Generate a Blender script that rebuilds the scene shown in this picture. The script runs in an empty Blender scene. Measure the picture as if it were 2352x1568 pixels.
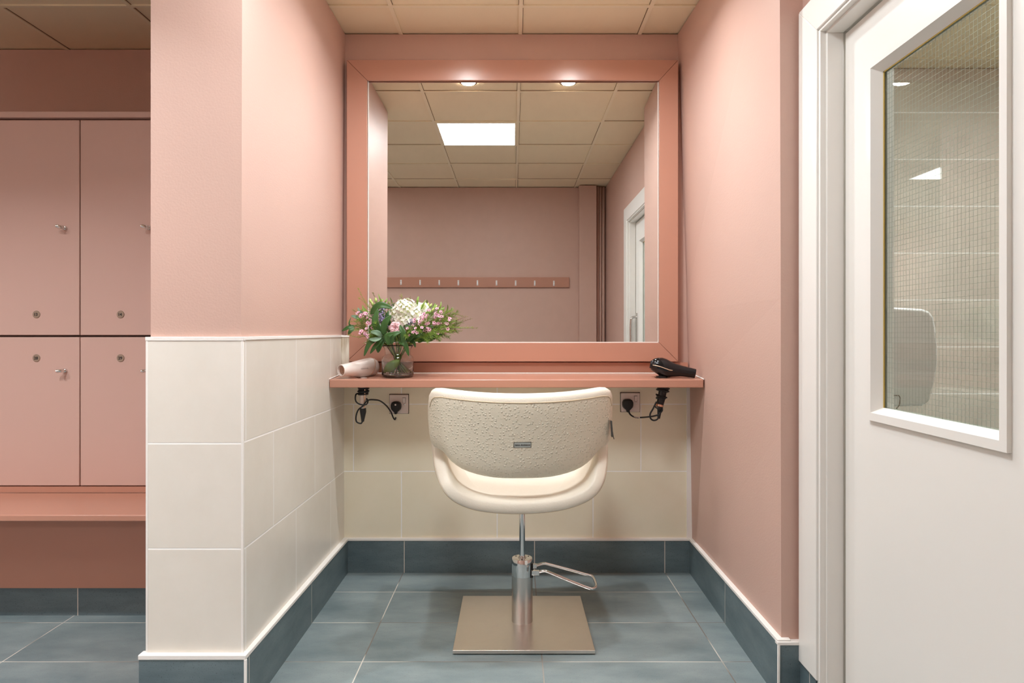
import bpy, bmesh, math, random
from mathutils import Vector, Matrix, noise
random.seed(7)
S = bpy.context.scene
COL = S.collection
PI = math.pi
F, X0, Y0, EYE = 1565.0, 1178.0, 768.0, 1.09
CEIL = 2.473

# ---------------------------------------------------------------- camera, world, exposure
cam = bpy.data.cameras.new('camera'); cam_o = bpy.data.objects.new('camera', cam); COL.objects.link(cam_o)
cam.sensor_fit = 'HORIZONTAL'; cam.sensor_width = 36.0
cam.lens = 36.0 * F / 2352.0
cam_o.location = (0, 0, EYE); cam_o.rotation_euler = (PI / 2, 0, 0)
cam.shift_x = (1176 - X0) / 2352.0
cam.shift_y = -(784 - Y0) / 2352.0
cam.clip_start = 0.02
S.camera = cam_o
w = bpy.data.worlds.new('world'); S.world = w; w.use_nodes = True
w.node_tree.nodes['Background'].inputs[0].default_value = (0.9, 0.92, 1, 1)
w.node_tree.nodes['Background'].inputs[1].default_value = 0.02
S.view_settings.view_transform = 'Standard'
S.view_settings.look = 'None'
S.view_settings.gamma = 1.0
S.view_settings.use_curve_mapping = False
S.view_settings.exposure = 1.05
S.cycles.max_bounces = 10
S.cycles.diffuse_bounces = 6
S.cycles.glossy_bounces = 6
S.cycles.transmission_bounces = 10
S.cycles.transparent_max_bounces = 12
S.cycles.sample_clamp_indirect = 40.0
LOCK = 8.4            # watts of the downlights by the lockers
PANEL = 16.8          # radiance of the square ceiling panels
DOWN = 4.0           # watts of each recessed downlight

def P(px, py, Z):
    return Vector(((px - X0) * Z / F, Z, EYE - (py - Y0) * Z / F))

# ---------------------------------------------------------------- materials
def nodes_of(name):
    m = bpy.data.materials.new(name); m.use_nodes = True
    nt = m.node_tree; b = nt.nodes['Principled BSDF']
    return m, nt, b
def N(nt, t, **k):
    n = nt.nodes.new(t)
    for a, v in k.items(): setattr(n, a, v)
    return n
def srgb(r, g, b):
    f = lambda c: (c / 255 / 12.92) if c / 255 <= .04045 else ((c / 255 + .055) / 1.055) ** 2.4
    return (f(r), f(g), f(b), 1)
def math_n(nt, op, a, b=None, c=None):
    n = N(nt, 'ShaderNodeMath', operation=op)
    for i, v in enumerate((a, b, c)):
        if v is None: continue
        if isinstance(v, (int, float)): n.inputs[i].default_value = v
        else: nt.links.new(v, n.inputs[i])
    return n.outputs[0]
def mixc(nt, fac, a, b, blend='MIX'):
    n = N(nt, 'ShaderNodeMix', data_type='RGBA', blend_type=blend)
    for i, v in ((0, fac), (6, a), (7, b)):
        if isinstance(v, (int, float, tuple)): n.inputs[i].default_value = v
        else: nt.links.new(v, n.inputs[i])
    return n.outputs[2]
def paint(name, col, rough=0.55, spec=0.4, bump=0.15, scale=220.0, vary=0.05, coat=0.0):
    m, nt, b = nodes_of(name)
    geo = N(nt, 'ShaderNodeNewGeometry')
    n1 = N(nt, 'ShaderNodeTexNoise'); n1.inputs['Scale'].default_value = 1.7; n1.inputs['Detail'].default_value = 4
    nt.links.new(geo.outputs['Position'], n1.inputs['Vector'])
    dark = tuple(c * (1 - vary) for c in col[:3]) + (1,)
    lite = tuple(min(1, c * (1 + vary)) for c in col[:3]) + (1,)
    nt.links.new(mixc(nt, n1.outputs[0], dark, lite), b.inputs['Base Color'])
    b.inputs['Roughness'].default_value = rough
    b.inputs['Specular IOR Level'].default_value = spec
    b.inputs['Coat Weight'].default_value = coat
    if bump:
        n2 = N(nt, 'ShaderNodeTexNoise'); n2.inputs['Scale'].default_value = scale; n2.inputs['Detail'].default_value = 3
        nt.links.new(geo.outputs['Position'], n2.inputs['Vector'])
        bp = N(nt, 'ShaderNodeBump'); bp.inputs['Strength'].default_value = bump; bp.inputs['Distance'].default_value = 0.002
        nt.links.new(n2.outputs[0], bp.inputs['Height']); nt.links.new(bp.outputs[0], b.inputs['Normal'])
    return m
def plain(name, col, rough=0.5, metal=0.0, spec=0.5, coat=0.0, trans=0.0, ior=1.45, emit=None, es=0, bump=0, scale=300, sss=0):
    m, nt, b = nodes_of(name)
    tc = N(nt, 'ShaderNodeTexCoord')
    n1 = N(nt, 'ShaderNodeTexNoise'); n1.inputs['Scale'].default_value = scale / 10
    nt.links.new(tc.outputs['Object'], n1.inputs['Vector'])
    d = tuple(c * .94 for c in col[:3]) + (1,)
    nt.links.new(mixc(nt, n1.outputs[0], d, col), b.inputs['Base Color'])
    b.inputs['Roughness'].default_value = rough; b.inputs['Metallic'].default_value = metal
    b.inputs['Specular IOR Level'].default_value = spec; b.inputs['Coat Weight'].default_value = coat
    b.inputs['Transmission Weight'].default_value = trans; b.inputs['IOR'].default_value = ior
    if sss: b.inputs['Subsurface Weight'].default_value = sss; b.inputs['Subsurface Radius'].default_value = (.004, .004, .003)
    if emit: b.inputs['Emission Color'].default_value = emit; b.inputs['Emission Strength'].default_value = es
    if bump:
        n2 = N(nt, 'ShaderNodeTexNoise'); n2.inputs['Scale'].default_value = scale
        nt.links.new(tc.outputs['Object'], n2.inputs['Vector'])
        bp = N(nt, 'ShaderNodeBump'); bp.inputs['Strength'].default_value = bump; bp.inputs['Distance'].default_value = .001
        nt.links.new(n2.outputs[0], bp.inputs['Height']); nt.links.new(bp.outputs[0], b.inputs['Normal'])
    return m
def tiles(name, axes, su, sv, ou, ov, c1, c2, grout, gw=0.003, stagger=0.0, rough=0.35, shear=0.0, sh0=3.13,
          streak=(3, 3, 3), speck=0.0, spec=0.5, gdark=None, dz=0.6):
    """world-space rectangular tiling; axes=(u axis, v axis)"""
    m, nt, b = nodes_of(name)
    geo = N(nt, 'ShaderNodeNewGeometry'); sp = N(nt, 'ShaderNodeSeparateXYZ')
    nt.links.new(geo.outputs['Position'], sp.inputs[0])
    ax = {'x': sp.outputs[0], 'y': sp.outputs[1], 'z': sp.outputs[2]}
    U, V = ax[axes[0]], ax[axes[1]]
    if shear:
        V = math_n(nt, 'SUBTRACT', V, math_n(nt, 'MULTIPLY', math_n(nt, 'SUBTRACT', sh0, U), shear))
    v = math_n(nt, 'DIVIDE', math_n(nt, 'SUBTRACT', V, ov), sv)
    fv0 = math_n(nt, 'FLOOR', v)
    u = math_n(nt, 'DIVIDE', math_n(nt, 'SUBTRACT', U, ou), su)
    if stagger:
        par = math_n(nt, 'ABSOLUTE', math_n(nt, 'MODULO', fv0, 2.0))
        u = math_n(nt, 'ADD', u, math_n(nt, 'MULTIPLY', par, stagger))
    fu0 = math_n(nt, 'FLOOR', u)
    fu = math_n(nt, 'FRACT', u); fv = math_n(nt, 'FRACT', v)
    du = math_n(nt, 'MULTIPLY', math_n(nt, 'MINIMUM', fu, math_n(nt, 'SUBTRACT', 1.0, fu)), su)
    dv = math_n(nt, 'MULTIPLY', math_n(nt, 'MINIMUM', fv, math_n(nt, 'SUBTRACT', 1.0, fv)), sv)
    d = math_n(nt, 'MINIMUM', du, dv)
    mr = N(nt, 'ShaderNodeMapRange'); mr.inputs['From Min'].default_value = gw * .4; mr.inputs['From Max'].default_value = gw * .62
    nt.links.new(d, mr.inputs['Value'])
    cmb = N(nt, 'ShaderNodeCombineXYZ'); nt.links.new(fu0, cmb.inputs[0]); nt.links.new(fv0, cmb.inputs[1])
    wn = N(nt, 'ShaderNodeTexWhiteNoise'); nt.links.new(cmb.outputs[0], wn.inputs['Vector'])
    mp = N(nt, 'ShaderNodeVectorMath', operation='MULTIPLY'); nt.links.new(geo.outputs['Position'], mp.inputs[0]); mp.inputs[1].default_value = streak
    ad = N(nt, 'ShaderNodeVectorMath', operation='ADD'); nt.links.new(mp.outputs[0], ad.inputs[0]); nt.links.new(wn.outputs['Color'], ad.inputs[1])
    n1 = N(nt, 'ShaderNodeTexNoise'); n1.inputs['Scale'].default_value = 1.0; n1.inputs['Detail'].default_value = 7; n1.inputs['Roughness'].default_value = .62
    nt.links.new(ad.outputs[0], n1.inputs['Vector'])
    r1 = N(nt, 'ShaderNodeMapRange'); r1.inputs['From Min'].default_value = .3; r1.inputs['From Max'].default_value = .7
    nt.links.new(n1.outputs[0], r1.inputs['Value'])
    body = mixc(nt, r1.outputs[0], c1, c2)
    hgt = mr.outputs[0]
    if speck:
        n3 = N(nt, 'ShaderNodeTexNoise'); n3.inputs['Scale'].default_value = 260; n3.inputs['Detail'].default_value = 2
        nt.links.new(geo.outputs['Position'], n3.inputs['Vector'])
        r3 = N(nt, 'ShaderNodeMapRange'); r3.inputs['From Min'].default_value = .62; r3.inputs['From Max'].default_value = .72
        nt.links.new(n3.outputs[0], r3.inputs['Value'])
        body = mixc(nt, math_n(nt, 'MULTIPLY', r3.outputs[0], speck), body, tuple(c * .25 for c in c1[:3]) + (1,))
        hgt = math_n(nt, 'SUBTRACT', hgt, math_n(nt, 'MULTIPLY', r3.outputs[0], .4))
    if gdark:
        n4 = N(nt, 'ShaderNodeTexNoise'); n4.inputs['Scale'].default_value = 1.6
        nt.links.new(geo.outputs['Position'], n4.inputs['Vector'])
        r4 = N(nt, 'ShaderNodeMapRange'); r4.inputs['From Min'].default_value = .47; r4.inputs['From Max'].default_value = .53
        nt.links.new(n4.outputs[0], r4.inputs['Value'])
        grout = mixc(nt, r4.outputs[0], grout, gdark)
    nt.links.new(mixc(nt, mr.outputs[0], grout, body), b.inputs['Base Color'])
    b.inputs['Roughness'].default_value = rough; b.inputs['Specular IOR Level'].default_value = spec
    bp = N(nt, 'ShaderNodeBump'); bp.inputs['Strength'].default_value = dz; bp.inputs['Distance'].default_value = .0015
    nt.links.new(hgt, bp.inputs['Height']); nt.links.new(bp.outputs[0], b.inputs['Normal'])
    return m

WALLC = srgb(202, 168, 154)
M = {}
M['wall'] = paint('wall_paint', WALLC, .52, .4, .22, 170)
M['gloss'] = paint('gloss_paint', srgb(186, 135, 114), .26, .5, .05, 60, .03)
M['locker'] = paint('locker_paint', srgb(202, 169, 157), .38, .4, .12, 900, .02)
M['white'] = paint('white_paint', srgb(234, 231, 225), .32, .5, .05, 60, .01)
M['caulk'] = paint('white_caulk', srgb(240, 236, 230), .5, .4, .3, 120, .03)
M['ceil'] = paint('ceiling_board', srgb(240, 224, 192), .8, .2, .35, 350, .03)
M['bar'] = paint('ceiling_bar', srgb(240, 226, 196), .5, .3, .0)
M['dark'] = plain('dark_gap', srgb(52, 30, 25), .8)
M['gap'] = plain('ceiling_gap_shade', srgb(120, 95, 72), .8)
M['floor'] = tiles('floor_tile', 'xy', .60, .308, -.502, 2.270, srgb(106, 121, 124), srgb(144, 156, 156), srgb(205, 200, 190), .004, 0,
                   .36, streak=(3, 6, 3), speck=.5, gdark=srgb(118, 110, 102), dz=.35)
SK1, SK2, SKG = srgb(82, 99, 105), srgb(110, 126, 130), srgb(200, 192, 182)
M['skx'] = tiles('skirting_tile_frontal', 'xz', .596, 3, -.497, -.4, SK1, SK2, SKG, .004, 0, .42, streak=(4, 3, 14), speck=.6, dz=.35)
M['sky'] = tiles('skirting_tile_side', 'yz', .60, 3, 2.57, -.4, SK1, SK2, SKG, .004, 0, .42, streak=(4, 4, 14), speck=.6, dz=.35)
T1, T2, TG = srgb(222, 216, 204), srgb(232, 227, 217), srgb(250, 249, 245)
M['tback'] = tiles('wall_tile_back_lit', 'xz', .44, .308, -.512, .154, srgb(235, 226, 200), srgb(241, 233, 211), TG, .0045, .5, .3, streak=(3, 3, 3), dz=.4)  # same cream tile; this wall's brighter, yellower light is put into the colour
M['tleft'] = tiles('wall_tile_left', 'yz', .46, .308, 2.437, .154, T1, T2, TG, .0045, .5, .3, shear=.009, dz=.4)
M['tfront'] = tiles('wall_tile_front', 'xz', 2.0, .3025, -2.0, .1725, T1, T2, TG, .0045, 0, .3, dz=.4)
M['twash'] = tiles('washroom_tile', 'xz', 1.8, .244, .95, .05, srgb(196, 184, 172), srgb(212, 202, 190), srgb(240, 238, 234), .006, 0, .12, dz=.3)
M['chrome'] = plain('chrome', (.75, .74, .73, 1), .10, 1)
M['hook'] = plain('satin_hook_metal', (.9, .9, .9, 1), .45, .15)
M['steel'] = plain('brushed_steel', (.60, .575, .55, 1), .24, 1)
M['base_steel'] = plain('base_plate_steel', (.84, .77, .70, 1), .33, 1)
M['black'] = plain('black_rubber', (.012, .012, .012, 1), .42)
M['blackgloss'] = plain('black_gloss', (.008, .008, .009, 1), .12, coat=.15, spec=.4)
M['socket'] = plain('socket_plastic', srgb(232, 218, 212), .3)
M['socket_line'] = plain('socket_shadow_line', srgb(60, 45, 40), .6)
M['dryer'] = plain('pale_pink_plastic', srgb(238, 224, 216), .28, coat=.3)
M['rose'] = plain('rose_gold', (.80, .48, .34, 1), .25, 1)
M['disc'] = plain('locker_disc', srgb(168, 152, 135), .35, .5)
M['ink'] = plain('ink', (.02, .02, .02, 1), .5)
M['mirror'] = plain('mirror_silver', (.81, .815, .80, 1), .0, 1)
M['glass'] = plain('vase_glass', (.98, 1, .99, 1), .0, trans=1.0, ior=1.45)
M['water'] = plain('water', (.97, 1, .98, 1), .0, trans=1.0, ior=1.33)
M['wire'] = plain('wire', srgb(190, 200, 192), .4, .8)
M['seal'] = plain('yellowed_sealant', srgb(178, 150, 70), .6)
M['badge'] = plain('badge_face', srgb(190, 195, 190), .4, .4)
M['badge_rim'] = plain('badge_rim', srgb(72, 64, 48), .3, .8)
M['disp'] = plain('dispenser_plastic', srgb(238, 238, 236), .3)

def ostrich(name, col, dots=True):
    m, nt, b = nodes_of(name)
    tc = N(nt, 'ShaderNodeTexCoord')
    b.inputs['Roughness'].default_value = .42; b.inputs['Specular IOR Level'].default_value = .45
    b.inputs['Base Color'].default_value = col
    vo = N(nt, 'ShaderNodeTexVoronoi'); vo.inputs['Scale'].default_value = 100; vo.inputs['Randomness'].default_value = .75
    nt.links.new(tc.outputs['Object'], vo.inputs['Vector'])
    r = N(nt, 'ShaderNodeMapRange'); r.inputs['From Min'].default_value = .12; r.inputs['From Max'].default_value = .42
    r.inputs['To Min'].default_value = 1; r.inputs['To Max'].default_value = 0
    nt.links.new(vo.outputs['Distance'], r.inputs['Value'])
    n2 = N(nt, 'ShaderNodeTexNoise'); n2.inputs['Scale'].default_value = 420; nt.links.new(tc.outputs['Object'], n2.inputs['Vector'])
    h = math_n(nt, 'ADD', math_n(nt, 'MULTIPLY', r.outputs[0], 1.0 if dots else .12), math_n(nt, 'MULTIPLY', n2.outputs[0], .35))
    bp = N(nt, 'ShaderNodeBump'); bp.inputs['Strength'].default_value = .8; bp.inputs['Distance'].default_value = .0022
    nt.links.new(h, bp.inputs['Height']); nt.links.new(bp.outputs[0], b.inputs['Normal'])
    return m
M['ostrich'] = ostrich('cream_ostrich_leather', srgb(222, 214, 194))
M['leather'] = ostrich('cream_leather', srgb(232, 224, 208), False)
M['piping'] = plain('leather_piping', srgb(205, 186, 155), .5)

def pane_mat(name):
    m = bpy.data.materials.new(name); m.use_nodes = True; nt = m.node_tree; nt.nodes.clear()
    o = N(nt, 'ShaderNodeOutputMaterial'); mx = N(nt, 'ShaderNodeMixShader'); t = N(nt, 'ShaderNodeBsdfTransparent')
    g = N(nt, 'ShaderNodeBsdfGlossy'); g.inputs['Roughness'].default_value = .0; geo = N(nt, 'ShaderNodeNewGeometry'); dp = N(nt, 'ShaderNodeVectorMath', operation='DOT_PRODUCT'); nt.links.new(geo.outputs['Incoming'], dp.inputs[0]); nt.links.new(geo.outputs['Normal'], dp.inputs[1])
    cs = math_n(nt, 'SUBTRACT', 1.0, math_n(nt, 'ABSOLUTE', dp.outputs['Value'])); fac = math_n(nt, 'ADD', math_n(nt, 'MULTIPLY', math_n(nt, 'POWER', cs, 5.0), .95), .05)
    t.inputs[0].default_value = (.88, .91, .885, 1)
    nt.links.new(fac, mx.inputs[0]); nt.links.new(t.outputs[0], mx.inputs[1]); nt.links.new(g.outputs[0], mx.inputs[2])
    nt.links.new(mx.outputs[0], o.inputs[0]); return m
M['pane'] = pane_mat('door_glass')
def emis(name, col, st):
    m, nt, b = nodes_of(name)
    b.inputs['Base Color'].default_value = (.9, .9, .9, 1)
    b.inputs['Emission Color'].default_value = col; b.inputs['Emission Strength'].default_value = st
    return m
M['panel'] = emis('panel_diffuser', (.885, .955, 1, 1), PANEL)
M['panel_far'] = emis('panel_diffuser_far', (.885, .955, 1, 1), 36)
M['panel_side'] = emis('panel_diffuser_side', (.885, .955, 1, 1), 6)
M['panel_wash'] = emis('washroom_diffuser', (.93, .97, 1, 1), 32)
M['lens'] = emis('downlight_lens', (1, .96, .91, 1), 40)

# ---------------------------------------------------------------- mesh building
class MB:
    def __init__(s): s.v = []; s.f = []; s.m = []; s.cur = 0
    def add(s, vs, fs):
        o = len(s.v); s.v += [Vector(v) for v in vs]
        for f in fs: s.f.append([i + o for i in f]); s.m.append(s.cur)
        return s
    def hexa(s, p):   # 8 points: bottom ring 0-3, top ring 4-7
        return s.add(p, [(3, 2, 1, 0), (4, 5, 6, 7), (0, 1, 5, 4), (1, 2, 6, 5), (2, 3, 7, 6), (3, 0, 4, 7)])
    def box(s, x0, x1, y0, y1, z0, z1):
        return s.hexa([(x0, y0, z0), (x1, y0, z0), (x1, y1, z0), (x0, y1, z0), (x0, y0, z1), (x1, y0, z1), (x1, y1, z1), (x0, y1, z1)])
    def rings(s, rings, close=True, caps=True):
        o = len(s.v); n = len(rings[0])
        for r in rings: s.v += [Vector(p) for p in r]
        R = len(rings)
        for i in range(R - 1):
            for j in range(n if close else n - 1):
                a = o + i * n + j; b2 = o + i * n + (j + 1) % n
                s.f.append([a, b2, b2 + n, a + n]); s.m.append(s.cur)
        if caps:
            s.f.append([o + j for j in range(n)][::-1]); s.m.append(s.cur)
            s.f.append([o + (R - 1) * n + j for j in range(n)]); s.m.append(s.cur)
        return s
    def tube(s, pts, r, n=8, caps=True, closed=False):
        pts = [Vector(p) for p in pts]; R = []
        k = len(pts)
        t0 = (pts[1] - pts[0]).normalized()
        up = Vector((0, 0, 1)) if abs(t0.z) < .9 else Vector((1, 0, 0))
        nrm = t0.cross(up).normalized()
        for i, p in enumerate(pts):
            a = pts[max(i - 1, 0)] if not closed else pts[i - 1]; c = pts[min(i + 1, k - 1)] if not closed else pts[(i + 1) % k]
            t = (c - a)
            if t.length < 1e-9: t = t0.copy()
            t.normalize()
            nrm = (nrm - t * nrm.dot(t)); nrm = nrm.normalized() if nrm.length > 1e-6 else t.orthogonal().normalized()
            bn = t.cross(nrm)
            rr = r[i] if isinstance(r, (list, tuple)) else r
            R.append([p + (nrm * math.cos(2 * PI * j / n) + bn * math.sin(2 * PI * j / n)) * rr for j in range(n)])
        if closed: R.append(R[0]); caps = False
        return s.rings(R, True, caps)
    def lathe(s, prof, c, axis=(0, 0, 1), n=32, caps=False, sq=None, ang=0):
        ax = Vector(axis).normalized(); u = ax.orthogonal().normalized() if abs(ax.z) < .999 else Vector((1, 0, 0)); w2 = ax.cross(u)
        c = Vector(c); R = []
        for (r, h) in prof:
            R.append([c + ax * h + (u * math.cos(2 * PI * j / n) + w2 * math.sin(2 * PI * j / n)) * max(r, 1e-5) for j in range(n)])
        return s.rings(R, True, caps)
    def cyl(s, c, r, h, axis=(0, 0, 1), n=24):
        return s.lathe([(r, 0), (r, h)], c, axis, n, True)
    def ball(s, c, r, n=10, m=7, sc=(1, 1, 1)):
        R = []
        for i in range(m + 1):
            th = PI * i / m
            R.append([Vector(c) + Vector((max(1e-5, math.sin(th)) * math.cos(2 * PI * j / n) * r * sc[0], max(1e-5, math.sin(th)) * math.sin(2 * PI * j / n) * r * sc[1], -math.cos(th) * r * sc[2])) for j in range(n)])
        return s.rings(R, True, True)
    def append(s, other, M4):
        o = len(s.v); s.v += [M4 @ v for v in other.v]
        for f, mi in zip(other.f, other.m): s.f.append([i + o for i in f]); s.m.append(mi)

OFF = {}
def tag(o, label=None, cat=None, group=None, kind=None):
    if label: o['label'] = label
    if cat: o['category'] = cat
    if group: o['group'] = group
    if kind: o['kind'] = kind
    return o
def empty(name, loc, label, cat, group=None):
    o = bpy.data.objects.new(name, None); COL.objects.link(o); o.location = loc; o.empty_display_size = .05
    OFF[o.name] = Vector(loc); return tag(o, label, cat, group)
def build(name, mb, mats, parent=None, smooth=False, bevel=0.0, seg=2, subsurf=0, label=None, origin=None):
    me = bpy.data.meshes.new(name)
    off = Vector((0, 0, 0))
    q = parent
    while q is not None:
        off += OFF.get(q.name, Vector((0, 0, 0))); q = q.parent
    loc = Vector((0, 0, 0))
    if origin is not None: loc = Vector(origin) - off
    me.from_pydata([tuple(v - off - loc) for v in mb.v], [], mb.f)
    bm = bmesh.new(); bm.from_mesh(me); bmesh.ops.recalc_face_normals(bm, faces=bm.faces); bm.to_mesh(me); bm.free()
    if not isinstance(mats, (list, tuple)): mats = [mats]
    for mm in mats: me.materials.append(M[mm] if isinstance(mm, str) else mm)
    for p, mi in zip(me.polygons, mb.m):
        p.material_index = mi; p.use_smooth = bool(smooth)
    o = bpy.data.objects.new(name, me); COL.objects.link(o)
    if parent: o.parent = parent
    o.location = loc; OFF[o.name] = loc
    if smooth and smooth is not True:
        me.set_sharp_from_angle(angle=smooth)
    if bevel:
        b = o.modifiers.new('bevel', 'BEVEL'); b.width = bevel; b.segments = seg; b.limit_method = 'ANGLE'; b.angle_limit = .6
        for p in me.polygons: p.use_smooth = True
        me.set_sharp_from_angle(angle=.6) if not smooth else None
        b.harden_normals = False
    if subsurf:
        b = o.modifiers.new('sub', 'SUBSURF'); b.levels = subsurf; b.render_levels = subsurf
    if label: o['label'] = label
    return o
def struct(name, mb, mats, parent=None, **k):
    o = build(name, mb, mats, parent, **k)
    if parent is None: o['kind'] = 'structure'
    return o
def box(*a): return MB().box(*a)
def spline(pts, n=8, closed=False):
    pts = [Vector(p) for p in pts]; k = len(pts); out = []
    for i in range(k if closed else k - 1):
        if closed: p0, p1, p2, p3 = pts[i - 1], pts[i], pts[(i + 1) % k], pts[(i + 2) % k]
        else: p0, p1, p2, p3 = pts[max(i - 1, 0)], pts[i], pts[i + 1], pts[min(i + 2, k - 1)]
        for j in range(n):
            t = j / n
            out.append(.5 * ((2 * p1) + (p2 - p0) * t + (2 * p0 - 5 * p1 + 4 * p2 - p3) * t * t + (3 * p1 - p0 - 3 * p2 + p3) * t ** 3))
    if not closed: out.append(pts[-1])
    return out
def text_mb(s, size, width=None, shear=0, thick=.0004, mi=0, offset=0.0):
    """lettering in the plane facing -Y, centred on the origin"""
    c = bpy.data.curves.new('t', 'FONT'); c.body = s; c.size = size; c.align_x = 'CENTER'; c.align_y = 'CENTER'
    c.shear = shear; c.extrude = thick / 2; c.resolution_u = 3; c.offset = offset
    o = bpy.data.objects.new('t', c); COL.objects.link(o)
    dg = bpy.context.evaluated_depsgraph_get(); e = o.evaluated_get(dg); me = e.to_mesh()
    vs = [Vector(v.co) for v in me.vertices]; fs = [list(p.vertices) for p in me.polygons]
    e.to_mesh_clear(); bpy.data.objects.remove(o); bpy.data.curves.remove(c)
    xs = [v.x for v in vs]; ys = [v.y for v in vs]
    cx, cy = (min(xs) + max(xs)) / 2, (min(ys) + max(ys)) / 2
    k = 1.0 if width is None else width / (max(xs) - min(xs))
    mb = MB(); mb.cur = mi
    mb.add([((v.x - cx) * k, -v.z, (v.y - cy)) for v in vs], fs)
    return mb
def interp(tab, x):
    if x <= tab[0][0]: return tab[0][1]
    for (a, va), (b, vb) in zip(tab, tab[1:]):
        if x <= b: return va + (vb - va) * (x - a) / (b - a)
    return tab[-1][1]

# ================================================================ SETTING
YB = 3.14                                   # painted back wall of the alcove
struct('floor', box(-3.5, 3.4, -3.6, 3.8, -.1, 0), 'floor')
struct('ceiling', box(-3.5, 3.4, -3.6, 3.8, CEIL + .006, CEIL + .1), 'ceil')
gx = [-.516 + .55 * k for k in range(-5, 8)]
gy = [1.775 + .55 * k for k in range(-9, 4)]
g = MB()
for x in gx: g.box(x - .0085, x + .0085, -3.4, 3.6, CEIL - .001, CEIL + .0058)
for y in gy: g.box(-3.45, 3.3, y - .0085, y + .0085, CEIL - .0012, CEIL + .0058)
struct('trim_ceiling_grid', g, 'bar')
g = MB(); rg_ = random.Random(3)  # thin dark strips paint the shade lines beside the ceiling bars
for i, x in enumerate(gx[:-1]):
    for j, y in enumerate(gy[:-1]):
        a_, b_ = x + .0085, gx[i + 1] - .0085; c_, d_ = y + .0085, gy[j + 1] - .0085
        k_ = rg_.choice((0, 1, 2)); w_ = .0022
        if k_ != 0: g.box(a_, a_ + w_, c_, d_, CEIL + .004, CEIL + .0062)
        if k_ != 1: g.box(a_, b_, c_, c_ + w_, CEIL + .004, CEIL + .0062)
        if k_ == 2: g.box(b_ - w_, b_, c_, d_, CEIL + .004, CEIL + .0062)
struct('trim_ceiling_gap_shade', g, 'gap')
# left wall (the pillar in front is its end)
m = MB(); m.hexa([(-1.045, 1.966, 0), (-.787, 1.966, 0), (-.786, 3.2, 0), (-1.045, 3.4, 0),
                  (-1.045, 1.966, CEIL), (-.780, 1.966, CEIL), (-.773, 3.2, CEIL), (-1.045, 3.4, CEIL)])
struct('wall_left', m, 'wall')
struct('wall_back', box(-.83, 1.0, YB, 3.4, 0, CEIL), 'wall')
struct('wall_lockers', box(-3.4, -.9, 3.31, 3.45, 0, CEIL), 'wall')
struct('wall_far_left', box(-3.5, -3.4, -3.5, 3.45, 0, CEIL), 'wall')
struct('wall_behind', box(-1.32, 1.0, -.35, -.2, 0, CEIL), 'wall')
struct('wall_entrance_side', box(-1.32, -1.2, -3.5, -.35, 0, CEIL), 'wall')
struct('wall_entrance_end', box(-3.5, -1.2, -3.6, -3.4, 0, CEIL), 'wall')
# right alcove wall (slightly out of plumb, thicker above the shelf)
m = MB()
R0 = [(.808, 2.05), (1.0, 2.05), (1.0, 3.2), (.824, 3.2)]
R1 = [(.806, 2.05), (1.0, 2.05), (1.0, 3.2), (.812, 3.2)]
R2 = [(.806, 2.05), (1.0, 2.05), (1.0, 3.2), (.800, 3.2)]
R3 = [(.802, 2.05), (1.0, 2.05), (1.0, 3.2), (.757, 3.2)]
m.rings([[(x, y, z) for x, y in R] for R, z in ((R0, 0), (R1, .80), (R2, 1.2), (R3, CEIL))])
struct('wall_right_alcove', m, 'wall')
DX = .872                                   # plane of the wall that holds the door
m = MB()
m.box(DX, 1.0, 1.915, 2.06, 0, CEIL); m.box(DX, 1.0, 1.085, 1.915, 1.955, CEIL); m.box(DX, 1.0, -.35, 1.085, 0, CEIL)
struct('wall_right', m, 'wall')
# pipe boxing in the far corner behind the camera + three pipes
struct('trim_pipe_boxing', box(.615, .775, -.2, -.10, 0, CEIL - .002), 'wall', bevel=.002)
pipes = [(.795, -.165), (.82, -.17), (.848, -.172)]
for i, (x, y) in enumerate(pipes):
    p = build('heating_pipe', MB().tube([(x, y, 0), (x, y, CEIL - .002)], .0125, 12), 'wall', smooth=True)
    tag(p, ['pink painted pipe next to the corner boxing, seen in the mirror', 'pink painted pipe in the middle of the three in the mirror corner',
            'pink painted pipe closest to the door wall, seen in the mirror'][i], 'pipe', 'painted pipes in the mirrored corner')
# wall tiles
m = MB(); m.hexa([(-.785, 1.9665, .16), (-.775, 1.9665, .16), (-.775, 3.135, .15), (-.787, 3.135, .15),
                  (-.785, 1.9665, 1.076), (-.775, 1.9665, 1.076), (-.775, 3.135, 1.079), (-.787, 3.135, 1.079)])
struct('wall_tiles_left', m, 'tleft')
struct('wall_tiles_pillar', box(-1.052, -.775, 1.956, 1.966, .16, 1.074), 'tfront')
struct('wall_tiles_back', box(-.80, .824, 3.13, YB, .1, .90), 'tback')
def marbled():
    m, nt, b = nodes_of('veined_tile')
    geo = N(nt, 'ShaderNodeNewGeometry'); mp = N(nt, 'ShaderNodeVectorMath', operation='MULTIPLY'); mp.inputs[1].default_value = (26, 26, 3)
    nt.links.new(geo.outputs['Position'], mp.inputs[0])
    n = N(nt, 'ShaderNodeTexNoise'); n.inputs['Scale'].default_value = 1; n.inputs['Detail'].default_value = 5; nt.links.new(mp.outputs[0], n.inputs['Vector'])
    r = N(nt, 'ShaderNodeMapRange'); r.inputs['From Min'].default_value = .46; r.inputs['From Max'].default_value = .62; nt.links.new(n.outputs[0], r.inputs['Value'])
    nt.links.new(mixc(nt, r.outputs[0], srgb(228, 222, 207), srgb(150, 124, 88)), b.inputs['Base Color']); b.inputs['Roughness'].default_value = .3
    return m
M['veined'] = marbled()
struct('wall_tiles_corner', box(-.776, -.741, 3.075, 3.14, .917, 1.080), 'veined', bevel=.001)
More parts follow.
